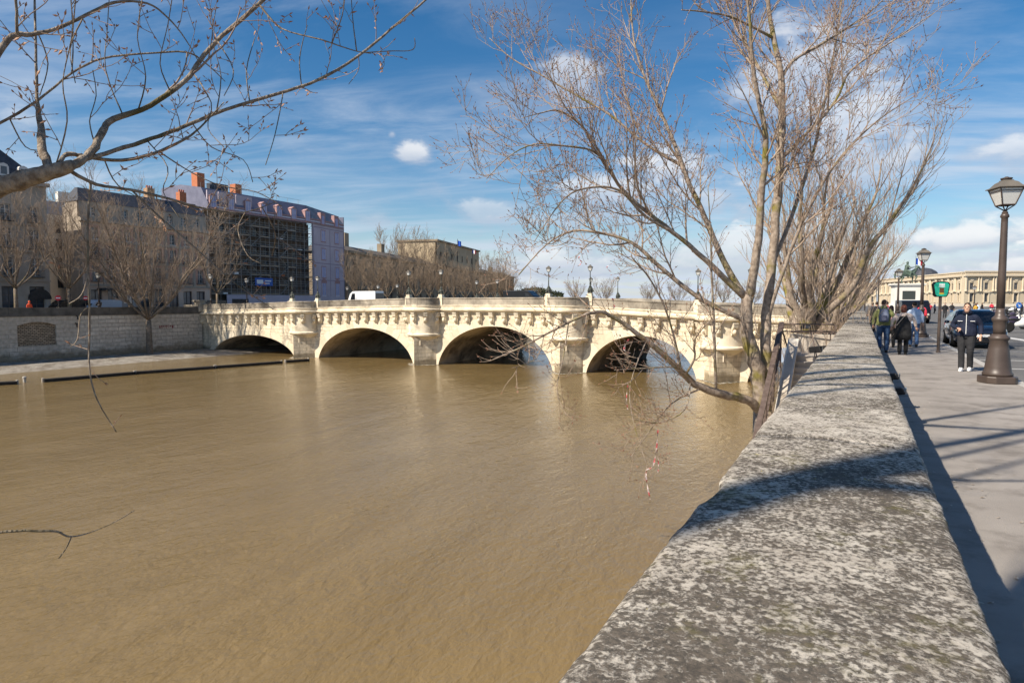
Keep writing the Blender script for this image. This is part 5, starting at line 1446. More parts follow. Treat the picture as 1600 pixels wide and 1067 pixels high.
for j, u in enumerate((591, 621, 745, 777, 923, 965)):
    p = at_y(u, 470, YB1 + .0); c = copy_tree(proto); c.location = (p.x, YB1 + .02, ztop(p.x) + .0); c['group'] = 'small lamps along the far bridge parapet'
    c['label'] = '%s from the left of the small lamps on the far parapet of the bridge' % ol[j]

# ------------------------------------------------------------------ green sign on the pavement
sp_ = at_z(1465.5, 550, 0)
r_ = empty('street_sign', (2.3, 25.6, 0), PSI - R(4), label='green trapezoid sign on a dark pole at the kerb', cat='sign')
MB().lathe([(.07, 0), (.07, .04), (.05, .06), (.045, 1.86)], (0, 0, 0), 10).build('pole', LAMP_IRON, r_)
fr = [(-.17, 1.85), (.17, 1.85), (.215, 1.92), (.275, 2.27), (.215, 2.345), (0, 2.375), (-.215, 2.345), (-.275, 2.27), (-.215, 1.92)]
MB().extr(fr, -.05, .05).build('frame', BLACK, r_)
inn = [(x_ * .87, 2.11 + (z_ - 2.11) * .88) for x_, z_ in fr]
MB().extr(inn, -.058, -.045).build('green_panel', mat('sign_green', (.03, .50, .33), None, .4), r_)
MB().box(-.08, -.03, -.064, -.0585, 2.21, 2.29).box(-.02, .03, -.064, -.0585, 2.21, 2.29).box(.04, .09, -.064, -.0585, 2.21, 2.29).box(-.10, .10, -.064, -.0585, 2.17, 2.195).build('white_lettering', WHITE, r_)
MB().box(-.07, .07, -.064, -.0585, 1.99, 2.15).build('picture', mat('sign_brown', (.20, .09, .04), None, .5), r_)
MB().box(-.075, .075, -.064, -.0585, 1.94, 1.985).build('yellow_strip', mat('sign_yellow', (.65, .48, .04), None, .5), r_)

# ------------------------------------------------------------------ stone stair outside the parapet, with its railing
STEP = mat('stair_stone', (.42, .37, .31), (.52, .465, .395), .9, 2, 6, bump=.3, bscale=12, dirt=(.24, .20, .16), dscale=1.5, dlo=.5, dhi=.7)
st = empty('stone_stair', (-1.3, 18, -6.8), label='narrow stone stair going down to the river outside the parapet', cat='stairs')
SX0, SX1 = -2.05, -.46
nst = 24
for k in range(nst):
    y1_ = 23.0 - .32 * k; z1_ = -.06 - .17 * k
    bevel(MB().box(SX0 + .22, SX1, y1_ - .33, y1_ + .002, z1_ - 1.2, z1_).build('step', STEP, st, world=True), .015)
MB().box(SX0 + .02, SX1, 23.0, 24.6, -6.6, -.06).build('landing', STEP, st, world=True)
MB().box(SX0 - .15, SX1, 24.6, 24.85, -6.6, .55).build('landing_wall', STEP, st, world=True)
mb = MB().extr([(23.0, .35), (23.0, -6.6), (15.2, -6.6), (15.2, -3.9), (15.4, -3.6), (22.8, .35)], SX0, SX0 + .22, 'x')
mb.build('side_wall', STEP, st, world=True)
MB().extr([(23.05, .36), (15.1, -3.88), (15.1, -3.76), (23.05, .48)], SX0 - .05, SX0 + .27, 'x').build('side_wall_coping', mat('pale_coping', (.50, .46, .40), (.60, .56, .50), .9, 2, 6), st, world=True)
RAIL = mat('rusty_rail', (.085, .06, .05), (.14, .105, .09), .7, 8, 5)
rl = empty('stair_railing', (-2.2, 20, -3.0), label='dark rusty iron railing sloping along the outer side of the stair', cat='railing')
def rail_z(y): return .98 + (y - 21.8) * .515
A_, B2 = (-2.2, 21.8, .98), (-2.2, 13.6, rail_z(13.6))
bar_ = MB()
bar_.extr([(21.85, rail_z(21.85) + .05), (13.4, rail_z(13.4) + .05), (13.4, rail_z(13.4) - .06), (21.85, rail_z(21.85) - .06)], -2.27, -2.13, 'x'); bar_.build('handrail', RAIL, rl, world=True)
MB().extr([(21.8, rail_z(21.8) - .72), (13.4, rail_z(13.4) - .72), (13.4, rail_z(13.4) - .77), (21.8, rail_z(21.8) - .77)], -2.24, -2.17, 'x').build('lower_rail', RAIL, rl, world=True)
for y in (21.75, 20.1, 18.5, 16.9, 15.3, 13.7):
    MB().bar((-2.2, y, rail_z(y)), (-2.2, y, rail_z(y) - 1.35), .03, 6).build('post', RAIL, rl, world=True)
for k in range(28):
    y = 21.5 - .28 * k; MB().bar((-2.2, y, rail_z(y) - .05), (-2.2, y, rail_z(y) - .75), .010, 4).build('baluster', RAIL, rl, world=True)
MB().bar((-2.2, 21.75, .9), (-2.2, 24.2, .0), .03, 6).build('strut', RAIL, rl, world=True)
g_ = empty('landing_gate', (-1.4, 22, 0), label='thin iron gate rails crossing from the stair railing to the parapet', cat='gate')
for dz_ in (0, -.22): MB().tube([(-2.2, 21.8, .98 + dz_), (-1.3, 22.0, .99 + dz_), (-.75, 22.1, .99 + dz_), (-.68, 22.1, .94 + dz_), (-.68, 22.1, .80 + dz_)], .022, 6).build('rail', RAIL, g_, world=True)
MB().bar((-2.15, 24.5, .62), (-.62, 24.3, .62), .02, 6).build('back_rail', RAIL, g_, world=True)
MB().bar((-1.5, 24.4, .62), (-1.2, 22.4, -.04), .02, 6).build('brace', RAIL, g_, world=True)
MB().bar((-.9, 24.4, .62), (-.9, 24.4, -.05), .02, 6).build('back_post', RAIL, g_, world=True)
def floodlight(x, y, z, rz, label, s=1.0, wall=None):
    f = empty('floodlight', (x, y, z), rz, label=label, cat='floodlight', group='black floodlights on the parapet')
    bevel(MB().extr([(-.16 * s, -.05 * s), (.16 * s, -.09 * s), (.18 * s, .06 * s), (-.10 * s, .10 * s)], -.15 * s, .15 * s, 'x').build('housing', BLACK, f), .02)
    MB().box(-.12 * s, .12 * s, -.172 * s, -.155 * s, -.04 * s, .085 * s).build('lens', GLASS_DARK, f)
    mb = MB().tube([(-.17 * s, 0, 0), (-.17 * s, 0, -.17 * s), (.17 * s, 0, -.17 * s), (.17 * s, 0, 0)], .015, 5)
    if wall is not None: mb.bar((0, 0, -.17 * s), (0, 0, -.17 * s), .02, 5)
    mb.build('bracket', BLACK, f)
    if wall is not None:
        inv = root_inv(f); q = inv @ Vector((wall, y, z - .17 * s))
        MB().bar((0, 0, -.17 * s), tuple(q), .02, 5).build('arm', BLACK, f)
    return f
floodlight(-1.05, 20.6, .30, R(60), 'nearest black floodlight hanging off the river side of the parapet', 1.2, PXL + .05)
floodlight(-1.0, 26.5, .48, R(60), 'black floodlight further along the river side of the parapet', 1.2, PXL + .05)
floodlight(-1.7, 24.75, .80, R(30), 'small black floodlight on the landing wall at the head of the stair', .85)
floodlight(.45, 11.55, .52, R(90), 'black floodlight box on the pavement side of the parapet, further of two', .62, PXR - .035)
floodlight(.46, 10.1, .47, R(90), 'black floodlight box on the pavement side of the parapet, nearer of two', .62, PXR - .035)
# barrier tape caught in the low limb of the poplar
TW, TRD = mat('tape_white', (.62, .52, .50), None, .6), mat('tape_red', (.52, .10, .11), None, .6)
def tape(pix, d, w, label):
    w *= .6
    P = smoothed([tuple(at_d(u, v, d + .05 * math.sin(i))) for i, (u, v) in enumerate(pix)], 4)
    r_ = empty('barrier_tape', P[-1], label=label, cat='tape', group='red and white tapes in the poplar')
    for i in range(len(P) - 1):
        a, b_ = Vector(P[i]), Vector(P[i + 1]); n = Vector((math.cos(i * .9), math.sin(i * .9), .15)) * w / 2
        n2_ = Vector((math.cos((i + 1) * .9), math.sin((i + 1) * .9), .15)) * w / 2; t_ = Vector((-.002, .002, 0))
        mb = MB(); mb.quad(a - n, a + n, b_ + n2_, b_ - n2_); mb.quad(a - n + t_, b_ - n2_ + t_, b_ + n2_ + t_, a + n + t_)
        mb.build('strip', TRD if i % 3 == 0 else TW, r_, world=True)
tape([(1028, 672), (1026, 700), (1020, 728), (1010, 735), (1011, 755), (1016, 780)], D0 - 2.2, .07, 'longest red and white tape hanging lowest over the water')
tape([(1026, 700), (1029, 725), (1028, 738)], D0 - 2.15, .05, 'short tape end beside the longest red and white tape')
tape([(981, 602), (979, 622), (981, 640)], D0 - 2.0, .045, 'thin red and white tape high on the hanging twigs')
tape([(912, 396), (904, 403), (909, 410), (903, 416)], D0 - 1.0, .07, 'red tape scrap knotted on an upper twig against the sky')
tape([(956, 412), (948, 418), (955, 425)], D0 - 1.0, .05, 'red tape scrap on a twig right of the upper one')
tape([(957, 466), (960, 480), (954, 484)], D0 - 1.0, .06, 'red tape scrap in front of the bridge parapet')
tape([(982, 530), (975, 546), (985, 552)], D0 - 1.6, .09, 'pinkish tape tangle in front of the right-hand arch')

# ------------------------------------------------------------------ people
SKIN = mat('skin', (.50, .29, .20), (.56, .34, .24), .6, 12, 3)
HAIR = mat('dark_hair', (.035, .022, .016), None, .6); HAIR_R = mat('auburn_hair', (.13, .04, .025), None, .6); HAIR_B = mat('brown_hair', (.09, .05, .03), None, .6)
def cloth(n, c): return mat(n, c, tuple(min(1, k * 1.35 + .005) for k in c), .85, 9, 5, bump=.25, bscale=14)
NAVY, BLACKC, DENIM, OLIVE = cloth('navy_jacket', (.009, .013, .030)), cloth('black_cloth', (.012, .012, .013)), cloth('denim', (.035, .075, .16)), cloth('olive_jacket', (.20, .21, .075))
CHAR, GREYB, BEIGE, RED, PALEB, PINK, SHOE_W, SHOE_D, OCHRE = cloth('charcoal_trousers', (.019, .019, .021)), cloth('grey_blue_pack', (.12, .14, .20)), cloth('beige_knit', (.50, .40, .34)), cloth('red_coat', (.45, .03, .05)), cloth('pale_blue_shirt', (.38, .46, .58)), cloth('pink_sleeve', (.52, .28, .27)), mat('white_shoe', (.72, .72, .72), None, .6), mat('dark_shoe', (.03, .025, .02), None, .6), cloth('ochre_jacket', (.50, .28, .04))
def seg_tube(mb, pts, rad, sides=10): mb.tube(smoothed([(*p, r) for p, r in zip(pts, rad)], 3) and [q[:3] for q in smoothed([(*p, r) for p, r in zip(pts, rad)], 3)], [q[3] for q in smoothed([(*p, r) for p, r in zip(pts, rad)], 3)], sides)
BASE = dict(lk=(.10, -.03, .50), la=(.11, .03, .09), rk=(-.10, -.03, .50), ra=(-.11, .03, .09), le=(.26, .03, 1.16), lw=(.28, -.05, .92), re=(-.26, .03, 1.16), rw=(-.28, -.05, .92), head=(0, -.03, 1.62), toe=None, tors=1.0, belly=0.0)
def hand(mb, w, e, s, curl=.5):
    """palm, four bent fingers of unequal length and a thumb, continuing the forearm direction"""
    w, e = Vector(w), Vector(e); d = (w - e).normalized()
    side = d.cross(Vector((0, 1, 0)));
    if side.length < .2: side = d.cross(Vector((1, 0, 0)))
    side.normalize(); nrm = side.cross(d).normalized()
    mb.tube([w - d * .02, w + d * .03, w + d * .085], [.026, .036, .034], 8)
    for k, l in enumerate((.068, .080, .074, .056)):
        o_ = w + d * .08 + side * (-.030 + .020 * k)
        mb.tube([o_, o_ + d * l * .5 - nrm * .012 * curl, o_ + d * l * .85 - nrm * .045 * curl, o_ + d * l * .9 - nrm * .07 * curl], [.0105, .010, .0095, .008], 6)
    th = w + d * .03 + side * -.032
    mb.tube([th, th - side * .03 + d * .025, th - side * .035 + d * .06 - nrm * .02], [.013, .012, .009], 6)
def person(loc, rz, H, pose, top, bottom, hair, shoe, label, voxel=.02, hair_style='short', collar=None, coat=0.0, group=None, skin=None, extra=None, sleeves=True):
    P = dict(BASE); P.update(pose)
    r_ = empty('person', loc, rz, label=label, cat='person', group=group)
    sc = H / 1.75; r_.scale = (sc,) * 3
    w = P['tors']; hx, hy, hz = P['head']
    body = MB()
    body.loft([(0, 0, .86, .13 * w, .10), (0, 0, .95, .17 * w, .12), (0, 0, 1.08, .145 * w, .105), (0, 0, 1.25, .16 * w, .11), (0, 0, 1.35, .145 * w, .10), (0, 0, 1.43, .08, .07), (hx * .3, hy * .4, 1.49, .055, .055), (hx * .8, hy * .8, 1.56, .055, .055)])
    body.ell((hx, hy, hz + .01), .076, .094, .118, 14, 10)
    body.ell((hx, hy - .045, hz - .055), .052, .055, .06, 10, 7)          # jaw
    body.tube([(hx, hy - .085, hz + .02), (hx, hy - .108, hz - .018), (hx, hy - .09, hz - .03)], [.010, .016, .012], 6)   # nose
    for s_ in (-1, 1): body.ell((hx + s_ * .078, hy + .01, hz), .012, .022, .032, 7, 5)
    legs = MB(); arms = MB(); 
    for s_, k_, a_ in ((1, P['lk'], P['la']), (-1, P['rk'], P['ra'])):
        seg_tube(body, [(s_ * .088 * w, .005, .93), ((s_ * .09 * w + k_[0]) / 2, k_[1] * .6, .72), k_, ((k_[0] + a_[0]) / 2, (k_[1] + a_[1]) / 2 + .015, (k_[2] + a_[2]) / 2), (a_[0], a_[1], a_[2] - .01)], [.08, .068, .048, .046, .038])
        body.tube([(a_[0], a_[1] + .03, a_[2] - .04), (a_[0], a_[1] - .10, a_[2] - .055)], [.036, .03], 8)
        seg_tube(legs, [(s_ * .088 * w, .005, .95), ((s_ * .09 * w + k_[0]) / 2, k_[1] * .6, .72), k_, ((k_[0] + a_[0]) / 2, (k_[1] + a_[1]) / 2 + .015, (k_[2] + a_[2]) / 2), (a_[0], a_[1], a_[2] - .01)], [.108 * w, .098, .076, .072, .068])
    for s_, e_, w_ in ((1, P['le'], P['lw']), (-1, P['re'], P['rw'])):
        seg_tube(body, [(s_ * .135 * w, 0, 1.36), (s_ * .16 * w, 0, 1.34), ((s_ * .18 * w + e_[0]) / 2, e_[1] / 2, (1.37 + e_[2]) / 2), e_, w_], [.035, .042, .042, .036, .026])
        hand(body, w_, e_, s_)
        if sleeves: seg_tube(arms, [(s_ * .11 * w, 0, 1.395), (s_ * .165 * w, 0, 1.355), ((s_ * .18 * w + e_[0]) / 2, e_[1] / 2, (1.39 + e_[2]) / 2), e_, tuple(e_[i] * .12 + w_[i] * .88 for i in range(3))], [.06, .072, .066, .058, .046])
        else: seg_tube(arms, [(s_ * .13 * w, 0, 1.40), (s_ * .19 * w, 0, 1.375), tuple(((s_ * .2 * w, 0, 1.39)[i] + e_[i]) / 2 for i in range(3))], [.07, .074, .064])
    remeshed(body, 'body', skin or SKIN, r_, voxel, 1)
    legs.loft([(0, 0, .84, .15 * w, .115), (0, 0, .96, .185 * w, .135), (0, 0, 1.04, .165 * w, .12)])
    remeshed(legs, 'trousers', bottom, r_, max(voxel, .012), 2)
    by = P['belly']
    arms.loft([(0, -by * .3, .90 - coat, .205 * w + coat * .12, .15 + coat * .1), (0, -by, 1.0, .20 * w + by, .15 + by), (0, -by * .6, 1.12, .188 * w + by * .5, .142 + by * .6), (0, 0, 1.27, .205 * w, .148), (0, .005, 1.365, .178 * w, .13), (0, 0, 1.435, .115, .095), (hx * .3, hy * .3, 1.50, .078, .078)])
    if coat > .3: arms.loft([(0, 0, .90 - coat, .24 * w, .20), (0, 0, .95, .215 * w, .165)])
    remeshed(arms, 'top', top, r_, max(voxel, .012), 2)
    if collar is not None:
        MB().lathe([(.098, -.055), (.105, .0), (.092, .06), (.075, .062), (.07, -.05)], (hx * .4, hy * .4 - .005, 1.49), 14).build('collar', collar, r_, smooth=True)
    for s_, a_ in ((1, P['la']), (-1, P['ra'])):
        sh = MB(); ax, ay, az = a_
        zf = az - .09
        sh.loft([(ax, ay - .06, zf, .048, .135), (ax, ay - .06, zf + .03, .048, .135), (ax, ay - .045, zf + .06, .042, .11), (ax, ay, zf + .10, .042, .06)], 12)
        sh.build('shoe', shoe, r_, smooth=True)
    hr = MB()
    if hair_style == 'short':
        hr.ell((hx, hy + .012, hz + .035), .083, .097, .102, 14, 9)
    elif hair_style == 'long':
        hr.ell((hx, hy + .018, hz + .03), .092, .105, .112, 14, 9); hr.loft([(hx, hy + .05, hz - .17, .07, .05), (hx, hy + .045, hz - .08, .095, .075), (hx, hy + .03, hz + .03, .09, .09)], 12)
    elif hair_style == 'bun':
        hr.ell((hx, hy + .02, hz + .03), .09, .105, .11, 12, 8); hr.ell((hx, hy + .09, hz + .09), .05, .05, .05, 8, 6)
    elif hair_style == 'helmet':
        hr.ell((hx, hy + .01, hz + .04), .125, .14, .13, 14, 9)
    if hair_style in ('short',):      # keep the face clear: cut the cap away in front of the brow
        hr.v = [(x_, max(y_, hy - .055 - .25 * max(0, z_ - hz - .045)) if z_ < hz + .13 else y_, max(z_, hz + .02) if y_ < hy - .01 else z_) for x_, y_, z_ in hr.v]
    hr.build('hair' if hair_style != 'helmet' else 'helmet', hair, r_, smooth=True)
    if extra: extra(r_, P)
    return r_
def man_extra(r_, P):
    hx, hy, hz = P['head']
    for s_ in (-1, 1):
        MB().ell((hx + s_ * .031, hy - .083, hz + .018), .0085, .006, .005, 8, 5).build('eye', mat('eye_dark', (.03, .02, .018), None, .3), r_)
        MB().box(hx + s_ * .032 - .018, hx + s_ * .032 + .018, hy - .094, hy - .080, hz + .034, hz + .039).build('eyebrow', HAIR, r_)
    MB().ell((hx, hy - .096, hz - .058), .024, .008, .006, 8, 5).build('mouth', mat('lips', (.36, .14, .11), None, .6), r_)
    MB().loft([(hx, hy - .058, hz - .115, .035, .03), (hx, hy - .06, hz - .085, .050, .050), (hx, hy - .056, hz - .055, .056, .050)], 12).build('stubble', mat('stubble', (.36, .21, .15), None, .8), r_)
    z = MB()
    for (y_, z_) in ((0, 0),): z.box(-.006, .006, -.166, -.156, .95, 1.44)
    z.build('zip', WHITE, r_)
    for s_ in (-1, 1): MB().box(s_ * .13 - .05, s_ * .13 + .05, -.166, -.150, 1.268, 1.280).build('reflective_strip', WHITE, r_)
    MB().box(.325, .345, -.22, -.15, .78, .90).build('phone', BLACK, r_)
person((2.27, 18.95, 0), R(-14), 1.68, dict(head=(0, -.075, 1.60), le=(.28, .05, 1.14), lw=(.30, -.06, .91), re=(-.31, .05, 1.15), rw=(-.15, -.20, 1.08), lk=(.095, -.08, .51), la=(.085, .05, .10), rk=(-.09, -.06, .50), ra=(-.075, -.12, .09), tors=1.06, belly=.01),
       NAVY, CHAR, HAIR, SHOE_W, 'man in navy hooded jacket, dark trousers and white trainers walking towards the camera', .009, collar=NAVY, extra=man_extra)
def pack_extra(r_, P):
    b = bevel(MB().loft([(0, .20, 1.02, .13, .08), (0, .215, 1.06, .15, .105), (0, .22, 1.25, .15, .105), (0, .20, 1.40, .12, .08), (0, .19, 1.45, .06, .05)], 12).build('backpack', GREYB, r_, smooth=True), .01)
    MB().box(-.075, .075, .318, .335, 1.08, 1.24).build('pack_pocket', mat('pack_pocket', (.07, .08, .13), None, .8), b)
    for s_ in (-1, 1): MB().tube([(s_ * .11, .16, 1.42), (s_ * .12, .02, 1.50), (s_ * .12, -.15, 1.38), (s_ * .14, -.13, 1.15), (s_ * .13, .12, 1.06)], .018, 6).build('strap', GREYB, b)
person((.66, 24.6, 0), R(180), 1.76, dict(head=(0, -.02, 1.62), lk=(.10, -.10, .52), la=(.10, .12, .18), rk=(-.10, -.05, .50), ra=(-.11, -.08, .09), le=(.29, .05, 1.14), lw=(.30, -.02, .90), re=(-.30, .05, 1.14), rw=(-.30, -.08, .92), tors=1.08),
       OLIVE, DENIM, HAIR_B, SHOE_D, 'man in olive jacket and jeans with a grey backpack, seen from behind', .014, collar=OLIVE, extra=pack_extra)
def bag_extra(r_, P):
    MB().tube([(-.15, .12, 1.46), (.0, .175, 1.32), (.2, .16, 1.02)], .014, 6).build('bag_strap', mat('bag_strap', (.45, .36, .28), None, .7), r_)
    d = MB().loft([(0, .01, .52, .24, .20), (0, .01, .70, .262, .215), (0, .0, .95, .242, .19), (0, 0, 1.15, .222, .172), (0, 0, 1.30, .20, .162), (0, .0, 1.36, .165, .15)], 16); d.build('black_pinafore', BLACKC, r_, smooth=True)
person((1.20, 24.0, 0), R(176), 1.60, dict(head=(0, -.02, 1.61), lk=(.095, -.04, .50), la=(.09, .04, .09), rk=(-.095, -.06, .5), ra=(-.09, -.05, .09), le=(.33, .02, 1.16), lw=(.36, -.06, .95), re=(-.33, .02, 1.17), rw=(-.38, -.04, .96), tors=1.22),
       BEIGE, BLACKC, HAIR_R, SHOE_D, 'auburn-haired woman in a black pinafore over beige sleeves, seen from behind', .014, 'long', extra=bag_extra)
person((.98, 27.6, 0), R(185), 1.55, dict(lk=(.09, -.08, .5), la=(.09, .06, .10)), PINK, BLACKC, HAIR, SHOE_D, 'dark-haired person in pink sleeves half hidden between the backpack man and the woman', .02, 'long')
person((1.75, 28.2, 0), R(180), 1.70, dict(rk=(-.1, -.08, .5), ra=(-.1, .07, .11)), PALEB, DENIM, HAIR, SHOE_D, 'person in a pale blue shirt half hidden behind the woman in black', .02)
person((.75, 41.0, 0), R(180), 1.70, {}, BLACKC, CHAR, HAIR, SHOE_D, 'person in a black coat walking close to the parapet ahead of the group', .025, coat=.15)
person((1.3, 43.0, 0), R(185), 1.72, {}, RED, CHAR, HAIR, SHOE_D, 'person in a red coat walking ahead, beside the one in black', .025)
person((.62, 47.0, 0), R(175), 1.66, {}, cloth('grey_coat', (.10, .095, .10)), CHAR, HAIR_B, SHOE_D, 'person in a grey coat furthest along the parapet', .025, coat=.12)
pp = at_z(1447, 513, -.12)
person((3.0, 43.0, -.0), R(150), 1.68, dict(lk=(.1, -.1, .5), la=(.1, .05, .1)), RED, CHAR, HAIR, SHOE_D, 'person in a red jacket at the kerb between the lamp and the green sign', .025)
# the crowd in the square: two figures copied with other clothes
tops = [BLACKC, OCHRE, RED, BLACKC, PALEB, OCHRE, NAVY, BEIGE, BLACKC, RED, GREYB, BLACKC]
tn = ['black', 'ochre', 'red', 'black', 'pale blue', 'ochre', 'navy', 'beige', 'black', 'red', 'grey', 'black']
spots = [(1476, 497, 'just left of the parked car roof'), (1508, 497, 'between the car and the man in navy'), (1549, 489, 'in the middle of the square'), (1534, 491, 'left of the red figure in the square'), (1526, 496, 'right of the man in navy'), (1524, 498, 'close behind the man in navy'),
         (1596, 491, 'at the right picture edge by the white bollard'), (1380, 487, 'far ahead on the pavement by the tall poles'), (1558, 490, 'right of the red figure, by the lamp shaft'), (1452, 493, 'in the road beyond the second lamp'), (1460, 490, 'beyond the green sign pole'), (1487, 494, 'behind the dark car')]
pa = person((0, 0, 0), 0, 1.72, dict(lk=(.1, -.1, .5), la=(.1, .08, .11)), BLACKC, CHAR, HAIR, SHOE_D, 'x', .03, group='distant people in the square')
pb = person((0, 0, 0), 0, 1.68, dict(rk=(-.1, -.1, .5), ra=(-.1, .08, .11), re=(-.3, -.05, 1.18), rw=(-.2, -.22, 1.1)), BLACKC, DENIM, HAIR_B, SHOE_D, 'x', .03, 'long', group='distant people in the square', coat=.1)
for i, (u, v, lb) in enumerate(spots):
    src = (pa, pb)[i % 2]; o = src if i < 2 else copy_tree(src)
    p = at_z(u, v, -.12); o.location = p; o.rotation_euler = (0, 0, R((37 * i * 7) % 360))
    o['label'] = 'distant person in %s %s' % (tn[i], lb)
    for ch in o.children:
        if ch.name.split('.')[0] == 'top':
            ch.data = ch.data if i < 2 else ch.data
            ch.material_slots[0].link = 'OBJECT'; ch.material_slots[0].material = tops[i]
# far bank: worker in orange
p = at_x(46, 478, XL - 2.0)
person((XL - 2.0, p.y, 0), R(90), 1.8, {}, mat('orange_vest', (.90, .10, .03), None, .7), CHAR, mat('orange_helmet', (.85, .12, .03), None, .5), SHOE_D, 'worker in bright orange jacket behind the far quay wall', .03, 'helmet')
for i, (u, lb) in enumerate([(437, 'first'), (446, 'second'), (462, 'third'), (470, 'fourth'), (362, 'fifth, by the site gate,')]):
    c = copy_tree(pa); p = at_x(u, 468, -96); z_ = ztop(max(p.x, -92)) - PARH if False else 0
    c.location = (-96 - i * .8, p.y, 0.0); c.rotation_euler = (0, 0, R(40 * i)); c['label'] = '%s of the tiny pedestrians before the scaffolded block' % lb; c['group'] = 'pedestrians before the scaffold'

# ------------------------------------------------------------------ vehicles
CARP = mat('dark_blue_car_paint', (.012, .018, .032), (.018, .026, .045), .18, 3, 2, spec=.6)
for _m in (CARP,):
    _b = _m.node_tree.nodes['Principled BSDF']; _b.inputs['Coat Weight'].default_value = 1.0; _b.inputs['Coat Roughness'].default_value = .04; _b.inputs['Metallic'].default_value = .4
CAR_GLASS = mat('car_glass', (.012, .015, .02), None, .05, spec=.7)
TYRE = mat('tyre_rubber', (.012, .012, .012), None, .85); RIM = mat('alloy', (.45, .45, .46), None, .35, metal=.8)
HEADL = mat('headlight', (.65, .60, .50), None, .1, spec=.8)
def make_car(loc, rz, paint, label, L=4.2, W=1.78, H=1.52, group=None):
    """facing local -y"""
    r_ = empty('car', loc, rz, label=label, cat='car', group=group)
    secs = [(-L * .5, .30, .62, .80), (-L * .485, .24, .70, .90), (-L * .44, .20, .80, .96), (-L * .30, .18, .90, 1.0), (-L * .22, .18, .95, 1.0), (0, .18, .97, 1.0), (L * .3, .18, .99, 1.0), (L * .44, .20, .98, .97), (L * .49, .28, .92, .9), (L * .5, .36, .80, .82)]
    mb = MB(); n = 12
    for (y_, z0_, z1_, wf) in secs:
        hw = W / 2 * wf
        ring = [(-hw * .86, z0_), (-hw * .98, z0_ + .12), (-hw, (z0_ + z1_) * .5), (-hw * .97, z1_ - .10), (-hw * .86, z1_ - .01), (-hw * .4, z1_ + .015), (hw * .4, z1_ + .015), (hw * .86, z1_ - .01), (hw * .97, z1_ - .10), (hw, (z0_ + z1_) * .5), (hw * .98, z0_ + .12), (hw * .86, z0_)]
        for (x_, z_) in ring: mb.v.append((x_, y_, z_))
    for i in range(len(secs) - 1):
        for k in range(n): mb.f.append((i * n + k, (i + 1) * n + k, (i + 1) * n + (k + 1) % n, i * n + (k + 1) % n))
    mb.f.append(tuple(range(n))); mb.f.append(tuple((len(secs) - 1) * n + k for k in range(n - 1, -1, -1)))
    mb.build('body', paint, r_, smooth=True)
    cs = [(-L * .235, .93, .93, .80), (-L * .08, .94, H - .06, .70), (L * .02, .95, H, .68), (L * .25, .96, H - .03, .67), (L * .40, .97, H - .22, .68), (L * .455, .97, 1.0, .76)]
    cab = MB(); n = 8
    for (y_, z0_, z1_, wf) in cs:
        hb, ht = W / 2 * .93, W / 2 * wf
        for (x_, z_) in [(-hb, z0_), (-(hb + ht) / 2, (z0_ + z1_) / 2 + .02), (-ht, z1_ - .06), (-ht * .85, z1_), (ht * .85, z1_), (ht, z1_ - .06), ((hb + ht) / 2, (z0_ + z1_) / 2 + .02), (hb, z0_)]: cab.v.append((x_, y_, z_))
    for i in range(len(cs) - 1):
        for k in range(n): cab.f.append((i * n + k, (i + 1) * n + k, (i + 1) * n + (k + 1) % n, i * n + (k + 1) % n))
    cab.f.append(tuple(range(n))); cab.f.append(tuple((len(cs) - 1) * n + k for k in range(n - 1, -1, -1)))
    cb_ = cab.build('cabin', paint, r_, smooth=True)
    ws = MB(); e = .012
    ws.quad((-W * .42, -L * .225 - e, .99), (W * .42, -L * .225 - e, .99), (W * .33, -L * .088 - e, H - .09), (-W * .33, -L * .088 - e, H - .09)); ws.build('windscreen', CAR_GLASS, cb_)
    for s_ in (-1, 1):
        sw = MB(); x0_, x1_ = s_ * (W * .455 + e), s_ * (W * .355 + e)
        sw.quad((x0_, -L * .17, 1.02), (x0_, L * .40, 1.02), (x1_, L * .33, H - .14), (x1_, -L * .05, H - .12)); sw.build('side_window', CAR_GLASS, cb_)
        h_ = MB().ell((s_ * W * .355, -L * .462, .70), .19, .09, .075, 10, 6); h_.build('headlight', HEADL, r_, smooth=True)
        MB().ell((s_ * (W * .5 + .09), -L * .16, 1.0), .09, .06, .07, 8, 6).build('wing_mirror', paint, r_, smooth=True)
        for yy in (-L * .31, L * .30):
            t_ = MB().lathe([(.19, -.11), (.30, -.11), (.325, -.07), (.325, .07), (.30, .11), (.19, .11)], (0, 0, 0), 18).build('wheel', TYRE, r_, smooth=True, loc=(s_ * (W * .5 - .10), yy, .325 - .0), rot=(0, HP, 0))
            MB().lathe([(.19, -.12), (.19, .12), (.06, .13)], (0, 0, 0), 10).build('rim', RIM, t_)
    MB().box(-W * .27, W * .27, -L * .5 - .012, -L * .47, .42, .60).build('grille', BLACK, r_)
    MB().box(-W * .36, W * .36, -L * .5 - .006, -L * .47, .26, .36).build('lower_intake', BLACK, r_)
    MB().box(-.26, .26, -L * .5 - .024, -L * .5 - .013, .46, .56).build('number_plate', WHITE, r_)
    return r_
car = make_car((4.08, 32.3, -.12), R(0), CARP, 'dark blue car parked at the kerb behind the man in navy, bonnet towards us', H=1.5)
BLKP = mat('black_car_paint', (.008, .008, .009), None, .25, spec=.6)
